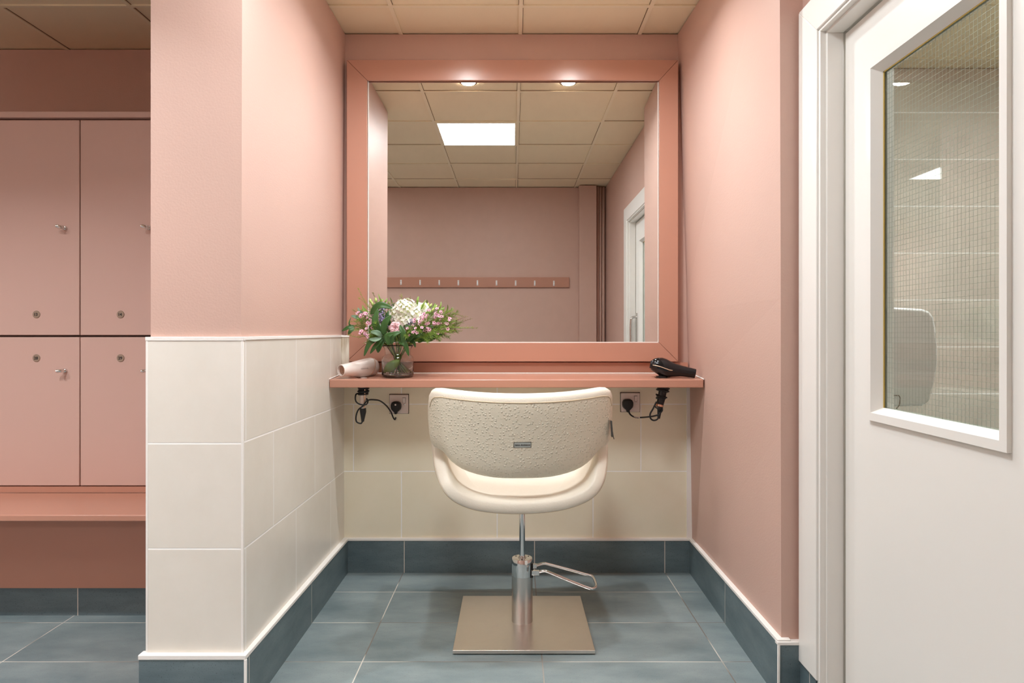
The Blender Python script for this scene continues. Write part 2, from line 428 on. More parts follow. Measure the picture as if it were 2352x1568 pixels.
# white edge trims
t = MB()
t.hexa([(-.789, 1.968, 1.074), (-.7725, 1.968, 1.074), (-.772, 3.134, 1.078), (-.789, 3.134, 1.078),
        (-.789, 1.968, 1.0832), (-.7725, 1.968, 1.0832), (-.772, 3.134, 1.088), (-.789, 3.134, 1.088)])
t.box(-1.055, -.772, 1.9545, 1.968, 1.072, 1.083)
t.box(-.7805, -.7735, 1.9552, 1.963, .16, 1.074)
t.box(-1.054, -1.0475, 1.9552, 1.968, .16, 1.074)
t.box(-.776, -.739, 3.073, 3.085, 1.078, 1.086)
struct('trim_tile_edges', t, 'caulk', bevel=.001)
struct('trim_tile_end', box(.798, .824, 3.122, 3.131, .15, .868), 'caulk')
# skirting boards of dark tile
def wedge(x0, x1, x2, x3, y0, y1, zb0, zb1, zt0, zt1):
    return [(x0, y0, zb0), (x1, y0, zb0), (x2, y1, zb1), (x3, y1, zb1), (x0, y0, zt0), (x1, y0, zt0), (x2, y1, zt1), (x3, y1, zt1)]
struct('baseboard_left', MB().hexa(wedge(-.79, -.7625, -.755, -.79, 1.945, 3.135, 0, 0, .163, .146)), 'sky')
struct('baseboard_pillar', box(-1.066, -.7635, 1.942, 1.97, 0, .163), 'skx')
struct('baseboard_back', box(-.76, .83, 3.118, 3.14, 0, .146), 'skx')
struct('baseboard_right', MB().hexa(wedge(.792, .81, .84, .808, 2.037, 3.125, 0, 0, .168, .146)), 'sky')
struct('baseboard_return', box(.793, .874, 2.034, 2.052, 0, .163), 'skx')
struct('baseboard_door_wall', box(.858, .873, 1.93, 2.04, 0, .148), 'sky')
struct('baseboard_lockers', box(-3.4, -1.05, 2.645, 2.66, 0, .16), 'skx')
t = MB()
t.hexa(wedge(-.79, -.761, -.753, -.79, 1.943, 3.135, .163, .146, .175, .158))
t.box(-1.068, -.7605, 1.940, 1.97, .163, .177)
t.box(-.7665, -.7585, 1.9395, 1.947, 0, .165)
t.box(-.76, .83, 3.115, 3.14, .146, .158)
t.hexa(wedge(.790, .83, .84, .806, 2.034, 3.125, .168, .146, .180, .158))
t.box(.789, .874, 2.031, 2.052, .163, .174)
t.box(.7895, .7975, 2.031, 2.037, 0, .165)
struct('trim_skirting_sealant', t, 'caulk', bevel=.002)

# ---------------------------------------------------------------- door, architrave
t = MB()
XA = .853
def mitre(mb, pts_out, pts_in, x0, x1):
    """U-shaped board: outer (y,z) polyline and inner polyline"""
    for (a, b2), (c, d) in zip(zip(pts_out, pts_out[1:]), zip(pts_in, pts_in[1:])):
        mb.hexa([(x0, *a), (x0, *b2), (x0, *d), (x0, *c), (x1, *a), (x1, *b2), (x1, *d), (x1, *c)])
mitre(t, [(2.036, .116), (2.036, 2.05), (.965, 2.05), (.965, .116)], [(1.915, .116), (1.915, 1.945), (1.085, 1.945), (1.085, .116)], XA, DX + .001)
struct('trim_architrave', t, 'white', bevel=.003)
t = MB()
mitre(t, [(1.9225, 0), (1.9225, 1.9525), (1.0775, 1.9525), (1.0775, 0)], [(1.905, 0), (1.905, 1.937), (1.093, 1.937), (1.093, 0)], XA + .006, 1.0)
mitre(t, [(1.906, 0), (1.906, 1.938), (1.092, 1.938), (1.092, 0)], [(1.897, 0), (1.897, 1.930), (1.101, 1.930), (1.101, 0)], XA + .022, .921)
struct('trim_door_lining', t, 'white', bevel=.0015)
D0, D1 = .9225, .9625                        # door leaf
door = bpy.data.objects.new('door_1', None); COL.objects.link(door); door.location = (D0, 1.5, 0); OFF[door.name] = Vector(door.location); door['kind'] = 'structure'
gy0, gy1, gz0, gz1 = 1.283, 1.735, .895, 1.765
m = MB()
m.box(D0, D1, gy1, 1.889, .008, 1.923); m.box(D0, D1, 1.106, gy0, .008, 1.923); m.box(D0, D1, gy0, gy1, .008, gz0); m.box(D0, D1, gy0, gy1, gz1, 1.923)
build('door_leaf', m, 'white', door)
def bead(x0, x1, xi):
    mb = MB(); e = .024
    O = [(gy0 - e, gz0 - e), (gy1 + e, gz0 - e), (gy1 + e, gz1 + e), (gy0 - e, gz1 + e)]
    A = [(gy0 - .004, gz0 - .004), (gy1 + .004, gz0 - .004), (gy1 + .004, gz1 + .004), (gy0 - .004, gz1 + .004)]
    I = [(gy0 + .010, gz0 + .010), (gy1 - .010, gz0 + .010), (gy1 - .010, gz1 - .010), (gy0 + .010, gz1 - .010)]
    rs = [[(D0 if x0 < D0 else D1, *p) for p in O], [(x0, *p) for p in O], [(x0, *p) for p in A], [(xi, *p) for p in I], [(xi, *p) for p in A]]
    o = len(mb.v)
    for r in rs: mb.v += [Vector(p) for p in r]
    for i in range(4):
        for j in range(4):
            mb.f.append([o + i * 4 + j, o + i * 4 + (j + 1) % 4, o + (i + 1) * 4 + (j + 1) % 4, o + (i + 1) * 4 + j]); mb.m.append(0)
    return mb
build('glazing_bead', bead(D0 - .010, 0, .938), 'white', door)
build('glazing_bead', bead(D1 + .010, 0, .948), 'white', door)
pane = build('wired_glass', box(.940, .946, gy0 + .003, gy1 - .003, gz0 + .003, gz1 - .003), 'pane', door)
wm = MB(); y = gy0 + .012
while y < gy1 - .01: wm.box(.9427, .9433, y - .0002, y + .0002, gz0 + .004, gz1 - .004); y += .0125
z = gz0 + .012
while z < gz1 - .01: wm.box(.9427, .9433, gy0 + .004, gy1 - .004, z - .0002, z + .0002); z += .0125
build('wire_mesh', wm, 'wire', pane)
sm = MB(); sm.box(.9375, .9395, gy1 - .0145, gy1 - .010, gz0 + .008, gz1 - .008); sm.box(.9375, .9395, gy0 + .01, gy1 - .010, gz1 - .0125, gz1 - .009)
build('glazing_sealant', sm, 'seal', door)
hm = MB(); hm.box(D0 - .004, D0, 1.125, 1.165, .95, 1.25)
hm.tube(spline([(D0 - .003, 1.145, .98), (D0 - .035, 1.145, .985), (D0 - .045, 1.145, 1.02), (D0 - .045, 1.145, 1.18), (D0 - .035, 1.145, 1.215), (D0 - .003, 1.145, 1.22)], 6), .009, 10)
build('pull_handle', hm, 'steel', door, smooth=.6)

# ---------------------------------------------------------------- washroom seen through the glass
struct('wall_washroom_end', box(.95, 3.4, 3.55, 3.7, 0, CEIL), 'twash')
struct('wall_washroom_far', box(3.2, 3.4, -.35, 3.6, 0, CEIL), 'twash')
struct('wall_washroom_near', box(1.0, 3.4, -.35, -.2, 0, CEIL), 'twash')
struct('wall_washroom_side', box(.999, 1.008, 1.93, 3.55, 0, CEIL), 'twash')

d = empty('paper_towel_dispenser', (1.008, 2.02, .874), 'white rounded paper towel dispenser behind the wired door glass', 'paper towel dispenser')
prof = [(1.009, .878), (1.20, .880), (1.222, .895), (1.236, .95), (1.245, 1.00), (1.246, 1.05), (1.240, 1.11), (1.234, 1.14), (1.222, 1.158), (1.20, 1.165), (1.009, 1.176)]
build('cover', MB().rings([[(x, y, z) for x, z in prof] for y in (1.995, 2.24)]), 'disp', d, bevel=.008, seg=4)
build('lever', MB().tube([(1.09, 1.991, .912), (1.128, 1.991, .912), (1.132, 1.991, .905), (1.130, 1.991, .885), (1.120, 1.991, .872)], .0016, 6), plain('lever_grey', srgb(120, 105, 90), .4), d)

# ================================================================ LIGHTS
def area_light(name, loc, size, power, spread=PI, col=(.93, .965, 1), shape='DISK', parent=None):
    l = bpy.data.lights.new(name, 'AREA'); l.shape = shape; l.size = size; l.energy = power; l.spread = spread; l.color = col
    o = bpy.data.objects.new(name, l); COL.objects.link(o); o.location = loc; return o
def panel(x0, x1, y0, y1, label, em='panel'):
    r = empty('ceiling_light', ((x0 + x1) / 2, (y0 + y1) / 2, CEIL - .004), label, 'ceiling light')
    fr = MB(); w_ = .012
    fr.box(x0, x1, y0, y0 + w_, CEIL - .004, CEIL + .005); fr.box(x0, x1, y1 - w_, y1, CEIL - .004, CEIL + .005)
    fr.box(x0, x0 + w_, y0 + w_, y1 - w_, CEIL - .004, CEIL + .005); fr.box(x1 - w_, x1, y0 + w_, y1 - w_, CEIL - .004, CEIL + .005)
    build('light_frame', fr, 'bar', r)
    build('diffuser', box(x0 + w_, x1 - w_, y0 + w_, y1 - w_, CEIL - .002, CEIL + .004), em, r)
panel(-.507, .025, 1.234, 1.766, 'bright square light panel in the ceiling, reflected in the mirror')
panel(-2.157, -1.625, .134, .666, 'square light panel in the ceiling in front of the lockers', 'panel_side')
panel(-2.707, -2.175, -3.166, -2.634, 'square light panel in the ceiling of the entrance end of the changing room', 'panel_far')
panel(1.69, 2.22, 1.8, 2.33, 'square light panel in the washroom ceiling behind the door glass', 'panel_wash')
for i, (x, yl, pw) in enumerate(((-.244, 2.48, DOWN), (.304, 2.48, DOWN), (-1.62, 1.30, LOCK), (-2.45, 1.30, LOCK))):
    r = empty('downlight', (x, yl, CEIL - .006), ['small round downlight above the left part of the mirror', 'small round downlight above the right part of the mirror', 'small round downlight in front of the lockers near the pillar', 'small round downlight in front of the lockers at the far left'][i], 'downlight', 'recessed ceiling downlights')
    build('bezel', MB().lathe([(.040, 0), (.049, .002), (.050, .0065), (.038, .0065), (.038, .002), (.040, 0)], (x, yl, CEIL - .007), n=40), 'chrome', r, smooth=True)
    build('lens', MB().cyl((x, yl, CEIL - .0025), .0375, .003, n=36), 'lens', r)
    a = area_light('downlight_lamp', (x, yl, CEIL - .009), .07, pw, math.radians(150 if i < 2 else 126))

# ================================================================ MIRROR, SHELF
mr = empty('wall_mirror', (0, 3.12, .9676), 'large square wall mirror in a wide pink painted frame above the shelf', 'mirror')
ox0, ox1, oz0, oz1 = -.753, .749, .9676, 2.334
ix0, ix1, iz0, iz1 = -.661, .664, 1.0525, 2.242
fy0, fy1 = 3.088, 3.1395
def board(a, b2, c, d2):
    return MB().hexa([(a[0], fy0, a[1]), (b2[0], fy0, b2[1]), (b2[0], fy1, b2[1]), (a[0], fy1, a[1]), (d2[0], fy0, d2[1]), (c[0], fy0, c[1]), (c[0], fy1, c[1]), (d2[0], fy1, d2[1])])
e = .0006
build('frame_board', board((ox0 + e, oz0), (ox1 - e, oz0), (ix1 - e, iz0), (ix0 + e, iz0)), 'gloss', mr, bevel=.0012)
build('frame_board', board((ix0 + e, iz1), (ix1 - e, iz1), (ox1 - e, oz1), (ox0 + e, oz1)), 'gloss', mr, bevel=.0012)
build('frame_board', MB().hexa([(ox0, fy0, oz0 + e), (ix0, fy0, iz0 + e), (ix0, fy1, iz0 + e), (ox0, fy1, oz0 + e), (ox0, fy0, oz1 - e), (ix0, fy0, iz1 - e), (ix0, fy1, iz1 - e), (ox0, fy1, oz1 - e)]), 'gloss', mr, bevel=.0012)
build('frame_board', MB().hexa([(ix1, fy0, iz0 + e), (ox1, fy0, oz0 + e), (ox1, fy1, oz0 + e), (ix1, fy1, iz0 + e), (ix1, fy0, iz1 - e), (ox1, fy0, oz1 - e), (ox1, fy1, oz1 - e), (ix1, fy1, iz1 - e)]), 'gloss', mr, bevel=.0012)
build('mirror_glass', box(ix0 + .002, ix1 - .002, 3.105, 3.112, iz0 + .002, iz1 - .003), 'mirror', mr)
m = MB(); m.box(ix0 + .001, ix1 - .001, 3.100, 3.1049, iz0 + .0005, iz0 + .004); m.box(ix0 + .0012, ix0 + .0040, 3.100, 3.1049, iz0, iz1); m.box(ix1 - .0030, ix1 - .0012, 3.100, 3.1049, iz0, iz1)
build('mirror_sealant', m, 'caulk', mr)
tag(build('splash_board', box(-.752, .80, 3.112, 3.1395, .915, .9625), 'gloss', bevel=.001), 'narrow pink painted board between the shelf and the mirror frame', 'board')

# shelf with two holes for the dryer handles
H1 = (-.647, 2.955, .024); H2 = (.647, 2.955, .030)
sh = MB()
xs = [None, H1[0] - H1[2], H1[0] + H1[2], H2[0] - H2[2], H2[0] + H2[2], None]
ysh = [2.87, 2.955 - .027, 2.955 + .027, 3.129]
def sx(i, y):
    t_ = (y - 2.87) / .26
    return (-.773 if i == 0 else (.803 + .006 * t_)) if i in (0, 5) else xs[i]
def sz(y): return .900 + .012 * (y - 2.87) / .26
for i in range(5):
    for j in range(3):
        if j == 1 and i in (1, 3): continue
        y0, y1 = ysh[j], ysh[j + 1]
        sh.hexa([(sx(i, y0), y0, .866), (sx(i + 1, y0), y0, .866), (sx(i + 1, y1), y1, .866), (sx(i, y1), y1, .866),
                 (sx(i, y0), y0, sz(y0)), (sx(i + 1, y0), y0, sz(y0)), (sx(i + 1, y1), y1, sz(y1)), (sx(i, y1), y1, sz(y1))])
def weld(mb):
    bm = bmesh.new(); vs = [bm.verts.new(v) for v in mb.v]
    for f in mb.f:
        try: bm.faces.new([vs[i] for i in f])
        except ValueError: pass
    bmesh.ops.remove_doubles(bm, verts=bm.verts, dist=1e-5)
    seen = {}
    for f in list(bm.faces):
        k = frozenset(v.index for v in f.verts)
    bm.verts.index_update(); bm.faces.ensure_lookup_table()
    groups = {}
    for f in bm.faces: groups.setdefault(frozenset(v.index for v in f.verts), []).append(f)
    dele = [f for g_ in groups.values() if len(g_) > 1 for f in g_]
    bmesh.ops.delete(bm, geom=dele, context='FACES')
    bm.verts.index_update()
    out = MB(); out.v = [v.co.copy() for v in bm.verts]; out.f = [[v.index for v in f.verts] for f in bm.faces]; out.m = [0] * len(out.f); bm.free(); return out
sh = weld(sh)
tag(build('shelf', sh, 'gloss', bevel=.003, seg=3), 'long pink painted shelf across the alcove under the mirror', 'shelf')
struct('trim_shelf_sealant', MB().tube([(-.76, 3.1115, .9135), (.80, 3.1115, .9135)], .003, 6).tube([(.805, 2.875, .902), (.808, 3.11, .914)], .003, 6).tube([(-.774, 2.875, .902), (-.7745, 3.11, .914)], .002, 6), 'caulk')

# ================================================================ SOCKETS, PLUGS
def socket(cx, cz, label, plug_dx):
    yf = 3.118
    r = empty('power_socket', (cx, 3.13, cz), label, 'power socket')
    build('face_plate', box(cx - .043, cx + .043, yf, 3.13, cz - .043, cz + .043), 'socket', r, bevel=.003, seg=3)
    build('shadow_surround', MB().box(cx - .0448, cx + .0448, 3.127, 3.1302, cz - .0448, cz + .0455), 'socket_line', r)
    sw = build('rocker_switch', MB().hexa([(cx + .018, yf - .001, cz + .006), (cx + .031, yf - .001, cz + .006), (cx + .031, yf + .002, cz + .006), (cx + .018, yf + .002, cz + .006),
                                    (cx + .018, yf - .005, cz + .029), (cx + .031, yf - .005, cz + .029), (cx + .031, yf + .002, cz + .029), (cx + .018, yf + .002, cz + .029)]), 'socket', r, bevel=.0006)
    build('switch_gap', MB().box(cx + .0172, cx + .0318, yf - .0004, yf + .001, cz + .0052, cz + .0302), 'socket_line', r)
    build('screw', MB().lathe([(.0001, 0), (.003, 0), (.0042, .0012)], (cx + .026, yf - .0014, cz - .001), (0, 1, 0), 14), 'chrome', r, smooth=True)
    for k in (-.032,): build('screw', MB().lathe([(.0001, 0), (.0022, 0), (.003, .001)], (cx + k, yf - .001, cz + .0), (0, 1, 0), 12), 'chrome', r, smooth=True)
sL = Vector(P(916.5, 927.5, 3.125)); sR = Vector(P(1447.5, 923.5, 3.125))
socket(sL.x, sL.z, 'pinkish white wall socket with a switch under the left end of the shelf', 0)
socket(sR.x, sR.z, 'pinkish white wall socket with a switch under the right end of the shelf', 0)

# ================================================================ HAIR DRYERS
def frame_from(d):
    d = Vector(d).normalized(); side = d.cross(Vector((0, 0, 1))).normalized(); up = side.cross(d); return d, side, up
def loft_body(mb, c0, d, prof, n=32, nz=None):
    """prof: (s along axis, half height, half width, dz)"""
    d, side, up = frame_from(d); R = []
    for s_, hh, hw, dz in prof:
        c = Vector(c0) + d * s_ + up * dz
        R.append([c + side * math.cos(2 * PI * j / n) * hw + up * math.sin(2 * PI * j / n) * hh for j in range(n)])
    mb.rings(R); return mb
def helix(c, axis, r, pitch, turns, ph=0, jit=0, n=14):
    ax = Vector(axis).normalized(); u = ax.orthogonal().normalized(); v = ax.cross(u); out = []
    for i in range(int(turns * n) + 1):
        a = 2 * PI * i / n + ph; rr = r * (1 + jit * math.sin(a * .37 + 1))
        out.append(Vector(c) + ax * (pitch * i / n + jit * .01 * math.sin(a * .5)) + (u * math.cos(a) + v * math.sin(a)) * rr)
    return out
# -- left, pale
hd = empty('hair_dryer', (-.647, 2.955, .906), 'pale pink hair dryer with rose gold ring at the left end of the shelf', 'hair dryer')
rear = P(862, 841.5, 3.045) ; tip = P(783, 850.5, 2.89)
ax = (tip - rear); L = ax.length
prof = [(f_ * L, r_, r_ * .99, z_) for f_, r_, z_ in ((0, .012, 0), (.005, .026, 0), (.03, .034, 0), (.08, .0395, 0), (.15, .042, 0), (.3, .041, -.001), (.45, .0385, -.002), (.6, .0340, -.001), (.78, .0283, 0), (.9, .0258, 0), (.99, .0247, 0), (1, .0243, 0))]
d_, side_, up_ = frame_from(ax)
mb = MB(); n = 40; R = []
for s_, hh, hw, dz in prof: R.append([rear + d_ * s_ + up_ * dz + side_ * math.cos(2 * PI * j / n) * hw + up_ * math.sin(2 * PI * j / n) * hh for j in range(n)])
for s_, hh in ((L, .0225), (L - .02, .021)): R.append([rear + d_ * s_ + side_ * math.cos(2 * PI * j / n) * hh + up_ * math.sin(2 * PI * j / n) * hh for j in range(n)])
mb.rings(R, True, True)
body = build('body', mb, 'dryer', hd, smooth=.7)
gr = MB()
for k in range(-4, 5):
    for (A, B) in ((side_, up_), (up_, side_)):
        h_ = math.sqrt(max(0, .0205 ** 2 - (k * .0048) ** 2))
        if h_ > .003: gr.tube([rear + d_ * (L - .010) + A * (k * .0048) - B * h_, rear + d_ * (L - .010) + A * (k * .0048) + B * h_], .0007, 5)
build('nozzle_grille', gr, 'rose', hd)
build('nozzle_recess', MB().lathe([(.0001, 0), (.0208, 0)], rear + d_ * (L - .0185), d_, 24), 'dark', hd)
# slanting ring
nrm = (d_ + up_ * .45).normalized(); rg = []
for j in range(40):
    a = 2 * PI * j / 40; q = side_ * math.cos(a) + up_ * math.sin(a)
    s_ = .040 - .45 * math.sin(a) * .040 * .9
    hh = interp([(p[0], p[1]) for p in prof], s_) + .0002
    rg.append(rear + d_ * s_ + q * hh)
build('ring', MB().tube(rg, .0011, 6, closed=True), 'rose', hd, smooth=True)
build('rear_filter', MB().lathe([(.0245, -.002), (.024, .004), (.02, .007), (.0001, .007)], rear, -d_, 28), 'black', hd, smooth=.6)
tx = text_mb('REMINGTON', .0055, .030, 0, .0002, 0); tb = MB()
X_ = -d_; X_ = Vector(X_)
for v in tx.v:
    s_ = .098 + .0 - v.x
    hh = interp([(p[0], p[1]) for p in prof], s_) + .0003
    a = (v.z + .0005) / hh
    tb.v.append(rear + d_ * s_ + (-side_ if side_.y > 0 else side_) * (math.cos(a) * hh) + up_ * (math.sin(a) * hh))
tb.f = [list(f) for f in tx.f]; tb.m = list(tx.m)
build('lettering', tb, plain('faint_grey_ink', srgb(150, 140, 140), .5), hd)
s_ = .079; hh = interp([(p[0], p[1]) for p in prof], s_) + .0004; sd = (-side_ if side_.y > 0 else side_)
build('logo_bar', MB().tube([rear + d_ * s_ + sd * hh - up_ * .003, rear + d_ * s_ + sd * hh + up_ * .003], .0006, 5), 'ink', hd)
hc = Vector((-.647, 2.958, .903)); hb = P(833.5, 937, 2.955)
hdl = build('handle', MB().tube([hc, Vector((-.647, 2.955, .88)), hb], [.0135, .0165, .0135], 20), 'dryer', hd, smooth=.6)
build('handle_trim', MB().tube([P(838, 893, 2.937), P(837, 937, 2.939)], .0022, 6), 'rose', hdl)
build('strain_relief', MB().tube([hb, P(834, 945, 2.955), P(833, 968, 2.955)], [.0138, .0135, .0055], 14), 'black', hd, smooth=.6)
cd = MB()
pts = helix((-.648, 2.955, .862), (0, 0, -1), .0205, .0062, 5.2, .5, .12, 16)
cd.tube(pts, .0038, 7)
cd.tube(spline([pts[-1], P(818, 905, 2.94), P(817, 920, 2.935), P(826, 928, 2.93), P(840, 929, 2.93), P(845, 922, 2.94), P(842, 915, 2.955)], 8), .0032, 7)
cd.tube(spline([P(833, 966, 2.955), P(829, 972, 2.955), P(819, 968, 2.955), P(818, 955, 2.955), P(823, 941, 2.945), P(833, 932, 2.935), P(845, 919, 2.93), P(862, 918, 2.95), P(874, 921, 2.98), P(887, 931, 3.03), P(897, 944, 3.07), P(903, 958, 3.09), P(907, 963, 3.096), P(909, 958, 3.1)], 8), .0034, 7)
build('cord', cd, 'black', hd, smooth=True)
def plug(c, tilt, parent, size=1.0):
    mb = MB(); out = []
    sh_ = [(0, .024), (.010, .0235), (.019, .019), (.0235, .009), (.0235, -.003), (.021, -.012), (.014, -.021), (.007, -.027), (.0055, -.036), (0, -.037)]
    pts2 = sh_ + [(-x, z) for x, z in sh_[::-1][1:-1]]
    rs = []
    for y, k in ((3.117, 1.0), (3.102, 1.0), (3.094, .9), (3.092, .72)):
        rs.append([(c[0] + x * k * size, y, c[2] + (z - .0) * (k if z > -.02 else .9) * size) for x, z in pts2])
    mb.rings(rs)
    p = build('plug', mb, 'black', parent, bevel=.002, seg=2)
    return p
pl = plug(P(909, 934, 3.10), 0, hd)
build('plug_mark', MB().lathe([(.0001, 0), (.004, 0)], (P(909, 929, 3.10).x, 3.0912, P(909, 929, 3.10).z), (0, -1, 0), 16), 'socket', pl)
# -- right, black
hk = empty('hair_dryer', (.647, 2.955, .906), 'glossy black hair dryer with pale stripe at the right end of the shelf', 'hair dryer')
rear = P(1496, 838, 2.955); tip = P(1597, 857.5, 2.93); ax = tip - rear; L = ax.length
prof = [(0, .014, .018, .004), (.001, .022, .026, .003), (.008, .0275, .031, .003), (.022, .0335, .035, .0035), (.040, .0385, .038, .002), (.058, .0395, .038, -.001), (.075, .0365, .035, -.004), (.10, .0290, .029, -.003), (.13, .0235, .0235, -.001), (L - .02, .0205, .0205, 0), (L, .0195, .0195, 0), (L, .0165, .0165, 0), (L - .02, .016, .016, 0)]
build('body', loft_body(MB(), rear, ax, prof, 40), 'blackgloss', hk, smooth=.7)
d_, side_, up_ = frame_from(ax); sd = (-side_ if side_.y > 0 else side_)
st = []
for k in range(12):
    s_ = .004 + k * .0078; t_ = [(p[0], p[2]) for p in prof]
    st.append(rear + d_ * s_ + sd * (interp(t_, s_) + .0003) + up_ * (-.001 + interp([(p[0], p[3]) for p in prof], s_)))
build('stripe', MB().tube(st, .0017, 6), plain('pale_gold', srgb(232, 205, 178), .35, .3), hk, smooth=True)
build('rear_filter', MB().lathe([(.0175, -.001), (.017, .005), (.0001, .006)], rear + up_ * .003, -d_, 28), 'black', hk, smooth=.6)
build('cradle_pad', MB().cyl((.647, 2.955, .9045), .026, .006), 'black', hk)
ht = Vector((.650, 2.955, .93)); h1 = P(1524, 888, 2.955); hb = P(1514, 935, 2.95)
build('handle', MB().tube([ht, h1, P(1519, 915, 2.952), hb], [.019, .0185, .017, .0150], 20), 'blackgloss', hk, smooth=.6)
build('handle_band', MB().tube([P(1515.2, 929, 2.951), P(1514.2, 933.5, 2.95)], .0168, 20), 'rose', hk, smooth=.6)
build('strain_relief', MB().tube([hb, P(1515, 941, 2.95), P(1513, 961, 2.95)], [.014, .010, .0055], 14), 'black', hk, smooth=.6)
cd = MB(); axd = (hb - h1)
cd.tube(helix(h1 + axd * -.02, axd, .0235, .0062, 3.6, 0, .10, 16), .0040, 7)
cd.tube(helix(h1 + axd * .42, axd, .0205, .0075, 2.2, 1.2, .15, 16), .0038, 7)
cd.tube(spline([P(1508, 922, 2.93), P(1500, 938, 2.93), P(1493.5, 950, 2.93), P(1494, 960, 2.93), P(1501, 965, 2.93), P(1510, 962, 2.93), P(1515, 950, 2.93), P(1521, 942, 2.94), P(1520, 932, 2.95)], 8), .0036, 7)
cd.tube(spline([P(1506, 925, 2.93), P(1504, 932, 2.93), P(1509, 937, 2.93), P(1514, 934, 2.93)], 8), .0030, 7)
cd.tube(spline([P(1513, 945, 2.945), P(1514, 951, 2.94), P(1500, 955.5, 2.95), P(1480, 958, 3.0), P(1462, 958.5, 3.05), P(1452, 955, 3.08), P(1446, 949, 3.097), P(1444.5, 942, 3.102)], 8), .0036, 8)
build('cord', cd, 'black', hk, smooth=True)
build('cord_tape', MB().tube([P(1457, 957.3, 3.066), P(1463, 958.4, 3.048), P(1471, 958.4, 3.025)], .0041, 10), 'socket', hk, smooth=True)
plug(P(1442.5, 929, 3.10), 0, hk, 1.05)
for o_ in (): pass

# ================================================================ SALON CHAIR
CX, CY = .035, 2.56
ch = empty('salon_chair', (CX, CY, 0), 'cream leather salon chair on a square steel base facing the mirror', 'chair')
build('base_plate', MB().hexa([(CX - .240, CY - .242, .004), (CX + .245, CY - .242, .004), (CX + .243, CY + .243, .004), (CX - .240, CY + .243, .004),
                               (CX - .240, CY - .242, .016), (CX + .245, CY - .242, .016), (CX + .243, CY + .243, .016), (CX - .240, CY + .243, .016)]), 'base_steel', ch, bevel=.0012)
for a_, b_ in ((-1, -1), (1, -1), (1, 1), (-1, 1)):
    build('base_foot', MB().cyl((CX + a_ * .2, CY + b_ * .2, 0), .016, .0045, n=16), 'black', ch)
build('column', MB().lathe([(.0393, .0155), (.0393, .187), (.0385, .1875)], (CX, CY, 0), n=48), 'steel', ch, smooth=.6)
build('column_sleeve', MB().lathe([(.0385, .187), (.0392, .1875), (.0395, .2), (.0405, .23), (.040, .246), (.0375, .2525), (.030, .2535), (.0125, .2535)], (CX, CY, 0), n=48), 'chrome', ch, smooth=.6)
build('column_collar', MB().lathe([(.016, .2535), (.016, .2555), (.0115, .2565)], (CX, CY, 0), n=32), 'steel', ch, smooth=.6)
for k in range(3):
    a_ = k * 2.09 + .5; build('collar_screw', MB().cyl((CX + .027 * math.cos(a_), CY + .027 * math.sin(a_), .2532), .003, .0009, n=10), 'black', ch)
build('slot_cover', MB().box(CX + .028, CX + .0402, CY - .026, CY - .008, .185, .238), 'black', ch)
build('piston', MB().lathe([(.0108, .25), (.0108, .452)], (CX, CY, 0), n=32), 'chrome', ch, smooth=.6)
pd = MB()
pedal = [P(1223, 1318, 2.515), P(1238, 1313, 2.51), P(1250, 1310.5, 2.505), P(1262, 1314, 2.50), P(1300, 1330, 2.49), P(1350, 1349.5, 2.475), P(1364, 1351, 2.48), P(1369, 1345, 2.50), P(1367, 1335, 2.55), P(1361, 1323.5, 2.60), P(1352, 1320.5, 2.605), P(1300, 1306, 2.60), P(1262, 1296, 2.59), P(1250, 1293.5, 2.585), P(1238, 1296, 2.58), P(1224, 1300, 2.575)]
pd.tube(spline(pedal, 4), .0052, 10)
fp = build('foot_pump_lever', pd, 'chrome', ch, smooth=True)
build('lever_bracket', MB().box(CX + .034, CX + .062, CY - .056, CY - .044, .205, .222), 'chrome', fp, bevel=.001)
build('lever_bracket', MB().box(CX + .030, CX + .055, CY + .010, CY + .02, .208, .224), 'chrome', fp, bevel=.001)
build('seat_mount', MB().box(CX - .09, CX + .09, CY - .1, CY + .12, .449, .462), 'steel', ch)

ROT = Matrix.Rotation(math.radians(3.5), 3, 'Z')
def cp(x, y, z):      # chair-seat local -> world
    v = ROT @ Vector((x, y, 0)); return Vector((CX - .012 + v.x, CY + v.y, z))
zb_t = [(0, .588), (.18, .588), (.307, .590), (.42, .595), (.53, .603), (.62, .613), (.688, .625), (.75, .641), (.79, .655), (.83, .671), (.87, .681), (.92, .686), (.95, .692), (.975, .712), (.99, .74), (1, .79)]
zt_t = [(0, .8835), (.3, .885), (.5, .888), (.7, .893), (.85, .898), (.92, .896), (.96, .889), (.985, .873), (1, .83)]
b_t = [(0, .036), (.8, .034), (.93, .031), (.97, .025), (.99, .015), (1, .004)]
HW = .334
def back_y(u, z): return -.222 + .115 * u * u - .0 + .17 * (.88 - z)
def se(a, n): return (abs(a) ** (2 / n)) * (1 if a >= 0 else -1)
us = [-1, -.993, -.985, -.975, -.96, -.94, -.92, -.89, -.86, -.83, -.79, -.75, -.70, -.64, -.56, -.48, -.4, -.3, -.2, -.1, 0]
us = us + [-u for u in us[::-1][1:]]
nr = 44
def back_ring(u, ycen=0, k=1.0, front=False):
    zt, zb, b2 = interp(zt_t, abs(u)), interp(zb_t, abs(u)), interp(b_t, abs(u))
    a_, c_ = (zt - zb) / 2 * k, (zt + zb) / 2; r = []
    for j in range(nr):
        t = 2 * PI * j / nr
        dz = se(math.sin(t), 4.5) * a_; dy = se(math.cos(t), 3.2) * b2
        z = c_ + dz
        # a soft hollow round the badge
        if dy < 0: dy += .0035 * math.exp(-((u * HW - .0) ** 2 / .0022 + (z - .712) ** 2 / .0007))
        r.append(cp(HW * u, back_y(u, z) + dy + .0, z))
    return r
m = MB(); m.rings([back_ring(u) for u in us])
